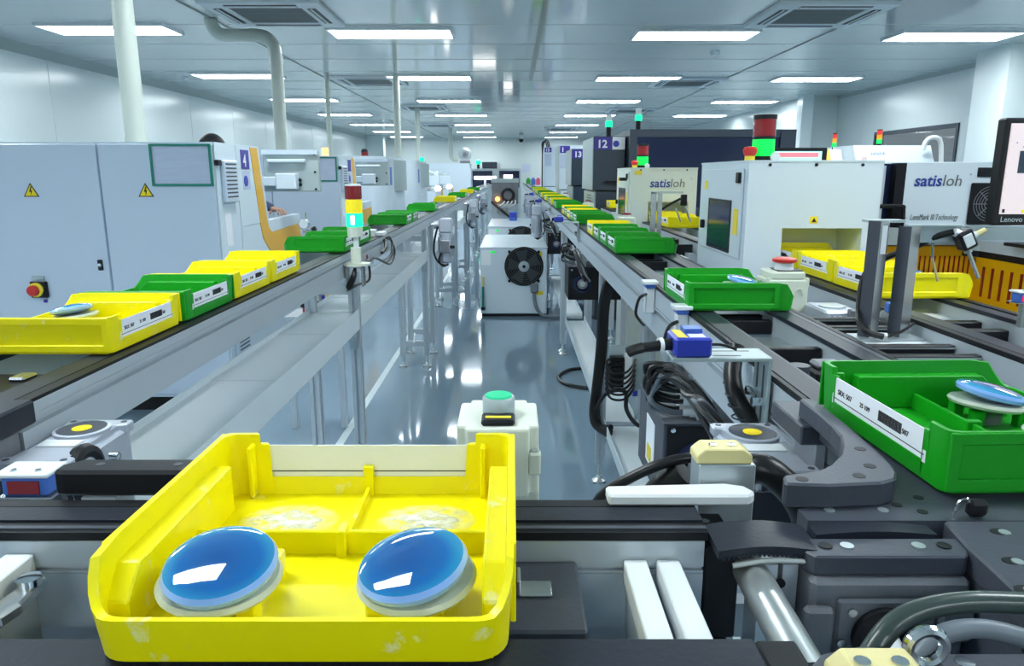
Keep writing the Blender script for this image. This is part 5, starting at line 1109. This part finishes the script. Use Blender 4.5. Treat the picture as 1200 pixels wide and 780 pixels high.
# ================================================================ stop box, gear motor and steel brackets between the lanes
t = thing('stop_button_box', 'cream emergency stop box with a red mushroom button between the tray lanes', 'control box', (.655, 1.74, 0))
B('enclosure', m_creamp, t, (.606, .702, 1.70, 1.79, 1.03, 1.108), bev=.003); MB().prism([(.614, 1.703), (.694, 1.703), (.694, 1.787), (.614, 1.787)], 'xy', 1.108, 1.126).build('lid', m_creamp, t, bev=.003)
for x in (.608, .70): B('corner_lug', m_creamp, t, (x-.003, x+.003, 1.70, 1.715, 1.09, 1.112), bev=.001)
B('base_plate', m_blk, t, (.632, .692, 1.715, 1.765, 1.126, 1.1285)); MB().lathe([(.022, 0), (.021, .016), (0, .016)], (.655, 1.74, 1.1285), 20).build('collar', m_offw, t, smooth=True); MB().lathe([(.018, 0), (.028, .003), (.029, .009), (.020, .013), (0, .014)], (.655, 1.74, 1.144), 24).build('red_button', m_red, t, smooth=True)
T('knockout', m_creamp, t, [(.67, 1.699, 1.07), (.675, 1.6985, 1.085), (.685, 1.6985, 1.085), (.69, 1.699, 1.07)], .0012, 5); B('mount_arm', m_zinc, t, (.6025, .6065, 1.72, 1.77, 1.0, 1.10))
t = thing('gear_motor', 'finned silver gear motor just below the cream stop box', 'motor', (.735, 1.62, 0))
B('housing', m_aluc, t, (.695, .775, 1.58, 1.70, .955, 1.055), bev=.005)
for k in range(5): B('cooling_fin', m_aluc, t, (.70+.012*k, .705+.012*k, 1.57, 1.58, .965, 1.045))
B('end_bracket', m_grey, t, (.745, .79, 1.565, 1.585, .93, 1.06), bev=.002); MB().lathe([(.03, 0), (.03, .003), (0, .004)], (.735, 1.64, 1.055), 20).build('cover', m_zinc, t, smooth=True); B('post', m_alu, t, (.72, .75, 1.62, 1.65, .08, .955)); foot(t, .735, 1.635)
t = thing('stop_module', 'black stop module with a silver cylinder between the belts by the angle arm', 'stopper', (.48, 1.08, 1.0))
B('body', m_blk, t, (.462, .515, 1.06, 1.11, .96, 1.058), bev=.004); B('cap', m_grey, t, (.468, .51, 1.075, 1.11, 1.058, 1.068), bev=.004); MB().cyl((.440, 1.075, 1.0), (.440, 1.075, 1.05), .013, n=14).build('cylinder', m_chrome, t, smooth=True); MB().cyl((.440, 1.075, 1.05), (.440, 1.075, 1.066), .016, n=14).build('cylinder_cap', m_dark, t, smooth=True); MB().cyl((.440, 1.075, 1.018), (.440, 1.075, 1.03), .019, n=6).build('nut', m_chrome, t)
MB().lathe([(.007, 0), (.006, .006), (0, .008)], (.424, 1.10, 1.052), 10).build('knob', m_chrome, t, smooth=True); B('mount', m_zinc, t, (.4185, .5475, 1.05, 1.12, .952, .962))
t = thing('sensor_bracket', 'pair of tall steel angle brackets carrying a proximity sensor with probe rod', 'bracket', (.72, 1.39, 0))
for x0, x1, zt, w in ((.672, .708, 1.266, .012), (.730, .768, 1.256, .012)):
    MB().prism([(x0, 1.38), (x0+.014, 1.36), (x0+.0155, 1.3615), (x0+.0022, 1.3822)], 'xy', 1.045, zt).build('side_flange', m_dark, t); MB().prism([(x0+.014, 1.36), (x1, 1.372), (x1, 1.3745), (x0+.0145, 1.3625)], 'xy', 1.045, zt).build('upright', m_steel, t)
B('pale_tag', m_offw, t, (.690, .700, 1.361, 1.3635, 1.205, 1.258)); B('top_bar', m_steelp, t, (.676, .745, 1.385, 1.415, 1.262, 1.267)); B('top_bar', m_steelp, t, (.742, .845, 1.378, 1.382, 1.225, 1.256)); B('top_flange', m_steelp, t, (.742, .842, 1.368, 1.382, 1.256, 1.259))
B('foot_plate', m_zinc, t, (.66, .785, 1.345, 1.40, 1.040, 1.045))
h = MB(); h.M = Matrix.Translation((.848, 1.365, 1.232)) @ Matrix.Rotation(math.radians(-28), 4, 'Y'); h.box(-.014, .014, -.014, .012, -.018, .018); h.build('sensor_body', m_blk, t, bev=.003)
h = MB(); h.M = Matrix.Translation((.848, 1.365, 1.232)) @ Matrix.Rotation(math.radians(-28), 4, 'Y'); h.box(-.009, .008, -.0165, -.014, -.012, .012); h.build('sensor_face', m_offw, t, bev=.001)
MB().cyl((.856, 1.365, 1.214), (.880, 1.36, 1.160), .0035, n=10).build('probe_rod', m_steel, t, smooth=True); MB().cyl((.852, 1.365, 1.222), (.858, 1.364, 1.208), .007, n=10).build('probe_nut', m_steel, t, smooth=True); MB().cyl((.826, 1.365, 1.246), (.842, 1.365, 1.24), .008, n=10).build('elbow_fitting', m_offw, t, smooth=True); MB().cyl((.862, 1.365, 1.238), (.884, 1.365, 1.25), .005, n=10).build('brass_fitting', m_nylon, t, smooth=True); MB().cyl((.858, 1.365, 1.235), (.868, 1.365, 1.241), .008, n=10).build('fitting_nut', m_offw, t, smooth=True)
T('air_hose', m_cable, t, [(.826, 1.365, 1.246), (.80, 1.38, 1.235), (.775, 1.40, 1.215), (.73, 1.42, 1.19), (.69, 1.41, 1.16), (.675, 1.39, 1.10), (.666, 1.35, 1.065), (.70, 1.335, 1.052)], .006, 8); MB().cyl((.806, 1.39, 1.195), (.822, 1.39, 1.15), .0025, n=8).build('thin_rod', m_nylon, t, smooth=True); MB().cyl((.80, 1.385, 1.225), (.806, 1.39, 1.195), .0025, n=8).build('thin_rod', m_steel, t, smooth=True)
T('signal_cable', m_cable, t, [(.68, 1.355, 1.07), (.68, 1.345, 1.06), (.70, 1.34, 1.051), (.735, 1.345, 1.058), (.765, 1.352, 1.075)], .003, 6); MB().cyl((.69, 1.345, 1.053), (.71, 1.342, 1.052), .006, n=10).build('cable_plug', m_offw, t, smooth=True)
t = thing('photo_sensor', 'small blue and steel sensor with a drooping black cable beside the steel brackets', 'sensor', (.78, 1.47, .97))
B('bracket', m_steel, t, (.770, .7945, 1.46, 1.49, .97, 1.075), bev=.001); B('case', m_blue2, t, (.768, .790, 1.455, 1.475, 1.075, 1.095), bev=.002); T('cable', m_cable, t, [(.778, 1.455, 1.085), (.770, 1.447, 1.06), (.755, 1.452, 1.03), (.750, 1.46, 1.0), (.765, 1.47, .98)], .004, 6); MB().cyl((.778, 1.456, 1.085), (.774, 1.448, 1.068), .006, n=10).build('plug', m_offw, t, smooth=True)
t = thing('sensor_bracket', 'small steel bracket pair at the second lettered machine with a wire probe', 'bracket', (.72, 3.75, 0))
B('upright', m_steel, t, (.70, .725, 3.70, 3.72, .96, 1.265), (.735, .755, 3.70, 3.72, .96, 1.26)); B('top_bar', m_steelp, t, (.70, .86, 3.70, 3.72, 1.26, 1.27)); B('sensor_body', m_blk, t, (.845, .875, 3.68, 3.70, 1.20, 1.255), bev=.003); MB().cyl((.865, 3.69, 1.20), (.90, 3.69, 1.12), .005).build('probe_rod', m_steel, t, smooth=True); T('air_hose', m_cable, t, [(.845, 3.69, 1.235), (.80, 3.7, 1.21), (.755, 3.71, 1.18)], .007, 6); MB().cyl((.82, 3.69, 1.19), (.85, 3.69, 1.12), .004).build('thin_rod', m_steel, t, smooth=True)
B('post', m_alu, t, (.70, .755, 3.70, 3.74, 0, .96)); MB().lathe([(.03, 0), (.032, .03), (.02, .05), (0, .052)], (.68, 3.62, 1.02), 14).build('clamp', m_chrome, t, smooth=True); B('clamp_foot', m_grey, t, (.65, .72, 3.59, 3.70, .97, 1.02))
for y, lb in ((4.15, 'cream stop box with a flat red button before the second lettered machine'), (6.3, 'cream stop box with a flat red button before dark machine 12'), (9.0, 'tiny cream stop box before dark machine 13')):
    t = thing('stop_button_box', lb, 'control box', (.66, y, 0))
    B('enclosure', m_creamp, t, (.61, .70, y, y+.09, 1.02, 1.115), bev=.004); MB().lathe([(.022, 0), (.021, .014), (0, .014)], (.655, y+.045, 1.115), 16).build('collar', m_offw, t, smooth=True); MB().lathe([(.026, 0), (.028, .006), (.02, .01), (0, .011)], (.655, y+.045, 1.129), 18).build('red_button', m_redd, t, smooth=True); B('post', m_alu, t, (.64, .67, y+.03, y+.06, 0, 1.02)); B('latch', m_blk, t, (.675, .69, y-.004, y, 1.05, 1.075))
t = thing('gear_motor', 'silver finned gear motor by the queue conveyor before the second lettered machine', 'motor', (.66, 3.3, 0))
B('housing', m_aluc, t, (.62, .70, 2.86, 2.98, .93, 1.03), bev=.005)
for k in range(5): B('cooling_fin', m_aluc, t, (.625+.014*k, .631+.014*k, 2.85, 2.86, .94, 1.02))
B('post', m_alu, t, (.64, .68, 2.9, 2.94, 0, .93))
# ================================================================ things by the machines with orange stripes
t = thing('dial_gauge', 'round dial gauge on a thin rod behind a dark green tray', 'gauge', (-1.02, 3.62, 0))
MB().cyl((-1.02, 3.62, .72), (-1.02, 3.62, 1.17), .005, n=8).build('rod', m_chrome, t, smooth=True); MB().lathe([(.026, 0), (.026, .02), (.022, .021), (0, .021)], (-1.02, 3.60, 1.115), 22, 'y').build('case', m_steel, t, smooth=True); MB().lathe([(.021, 0), (.021, .001), (0, .001)], (-1.02, 3.578, 1.115), 20, 'y').build('dial', m_paper, t); MB().cyl((-.985, 3.60, 1.085), (-.965, 3.60, 1.095), .012, n=10).build('knob', m_blk, t, smooth=True); B('clamp', m_steel, t, (-1.03, -.975, 3.595, 3.625, 1.07, 1.085)); MB().lathe([(.05, 0), (.05, .02), (0, .022)], (-1.02, 3.62, .70), 16).build('foot', m_blk, t, smooth=True)
B('stand', m_alu, t, (-1.04, -1.0, 3.60, 3.64, 0, .70)); MB().lathe([(.012, 0), (.012, .03), (0, .035)], (-1.06, 3.62, .70), 10).build('blue_cap', m_blue, t, smooth=True)
t = thing('box', 'small white and blue boxes set standing under the aisle conveyor by the beacon', 'box', (-1.05, 3.8, 0))
B('white_box', m_paper, t, (-1.10, -1.03, 3.8, 3.9, .62, .74)); B('red_spine', m_red, t, (-1.115, -1.10, 3.8, 3.9, .62, .74)); B('blue_box', m_blue, t, (-1.02, -.92, 3.85, 3.98, .62, .72)); B('brown_card', m_nylon, t, (-1.0, -.94, 3.83, 3.85, .68, .75)); B('shelf', m_alu, t, (-1.2, -.9, 3.75, 4.0, .60, .62)); B('shelf_leg', m_alu, t, (-1.2, -1.17, 3.76, 3.79, 0, .6), (-.93, -.90, 3.76, 3.79, 0, .6))
# ================================================================ the operator behind machine 4
def skinned(name, V, E, R, m, parent, sub=2):
    me = bpy.data.meshes.new(name); o0 = ORG.get(parent, Vector())
    me.from_pydata([Vector(v)-o0 for v in V], E, []); me.materials.append(m)
    o = bpy.data.objects.new(name, me); COL.objects.link(o); o.parent = parent; ORG[o] = o0
    o.modifiers.new('skin', 'SKIN').use_smooth_shade = True
    for i, s in enumerate(me.skin_vertices[0].data):
        r = R[i]; s.radius = r if isinstance(r, tuple) else (r, r); s.use_root = (i == 0)
    sb = o.modifiers.new('subdivision', 'SUBSURF'); sb.levels = sub; sb.render_levels = sub
    return o
px, py = -2.37, 5.98
t = thing('person', 'person with short black hair standing behind machine 4, one hand on its tray', 'person', (px, py, 0))
V = [(px, py, .92), (px, py, 1.08), (px, py-.01, 1.26), (px, py-.03, 1.39), (px, py-.05, 1.46),
     (px+.10, py, .86), (px+.11, py-.02, .48), (px+.11, py, .07), (px+.11, py-.13, .04), (px-.10, py, .86), (px-.11, py-.02, .48), (px-.11, py, .07), (px-.11, py-.13, .04),
     (px+.17, py-.05, 1.36), (px+.34, py-.22, 1.16), (-1.80, 5.53, 1.105), (px-.17, py-.03, 1.36), (px-.24, py-.05, 1.10), (px-.18, py-.22, 1.02)]
E = [(0,1),(1,2),(2,3),(3,4),(0,5),(5,6),(6,7),(7,8),(0,9),(9,10),(10,11),(11,12),(3,13),(13,14),(14,15),(3,16),(16,17),(17,18)]
R = [(.15,.11),(.14,.10),(.17,.11),(.11,.08),.055,.085,.06,.045,.04,.085,.06,.045,.04,.065,.045,.033,.065,.045,.033]
skinned('body', V, E, R, m_cloth, t)
h = MB(); h.M = Matrix.Translation((px, py-.07, 1.545)) @ Matrix.Diagonal((.078, .098, .112, 1)); bmesh.ops.create_uvsphere(h.bm, u_segments=24, v_segments=16, radius=1, matrix=h.M)
for v in h.bm.verts:
    d = v.co-Vector((px, py-.07, 1.545))
    if d.z < -.03: v.co.x = px+d.x*(1+d.z*2.2)
hd = h.build('head', m_skin, t, smooth=True)
h = MB(); bmesh.ops.create_uvsphere(h.bm, u_segments=24, v_segments=16, radius=1, matrix=Matrix.Translation((px, py-.062, 1.555)) @ Matrix.Diagonal((.104, .118, .118, 1)))
bmesh.ops.delete(h.bm, geom=[f for f in h.bm.faces if f.calc_center_median().z < 1.50 or (f.calc_center_median().y < py-.10 and f.calc_center_median().z < 1.60)], context='FACES')
ha = h.build('hair', m_hair, t, smooth=True); sd = ha.modifiers.new('thickness', 'SOLIDIFY'); sd.thickness = .012
MB().prism([(py-.195, 1.525), (py-.165, 1.56), (py-.160, 1.52)], 'yz', px-.012, px+.012).build('nose', m_skin, hd)
for s in (-1, 1):
    MB().lathe([(.011, 0), (.008, .004), (0, .006)], (px+s*.03, py-.158, 1.555), 12, 'y').build('eye', m_offw, hd, smooth=True); MB().lathe([(.005, 0), (0, .002)], (px+s*.03, py-.163, 1.555), 10, 'y').build('pupil', m_hair, hd, smooth=True)
    q = MB(); q.M = Matrix.Translation((px+s*.080, py-.065, 1.54)) @ Matrix.Diagonal((.4, 1, 1.6, 1)); q.lathe([(0, -.02), (.016, -.01), (.018, 0), (.014, .012), (0, .018)], n=12).build('ear', m_skin, hd, smooth=True)
B('mouth', m_redd, hd, (px-.022, px+.022, py-.158, py-.145, 1.490, 1.497))
hx, hy, hz = -1.80, 5.53, 1.105
HV = [(hx, hy, hz), (hx+.035, hy-.04, hz-.006), (hx+.065, hy-.07, hz-.01)]; HE = [(0, 1), (1, 2)]; HR = [(.026, .022), (.034, .018), (.036, .014)]
skinned('hand', HV, HE, HR, m_skin, t)
for k, (a, L) in enumerate(((-.32, .075), (-.10, .085), (.10, .080), (.30, .062))):
    dx, dy = .70*math.cos(a)+.70*math.sin(a), -.70*math.cos(a)+.70*math.sin(a)
    bx_, by_ = hx+.062+.045*math.sin(a)*.75, hy-.068+.045*math.sin(a)*.75
    skinned('finger', [(bx_, by_, hz-.008), (bx_+dx*L*.5, by_+dy*L*.5, hz-.004), (bx_+dx*L*.85, by_+dy*L*.85, hz-.025), (bx_+dx*L, by_+dy*L, hz-.045)], [(0, 1), (1, 2), (2, 3)], [.0095, .009, .008, .007], m_skin, t, 1)
skinned('thumb', [(hx+.03, hy-.035, hz-.01), (hx+.005, hy-.075, hz-.02), (hx+.012, hy-.105, hz-.038)], [(0, 1), (1, 2)], [.012, .010, .008], m_skin, t, 1)
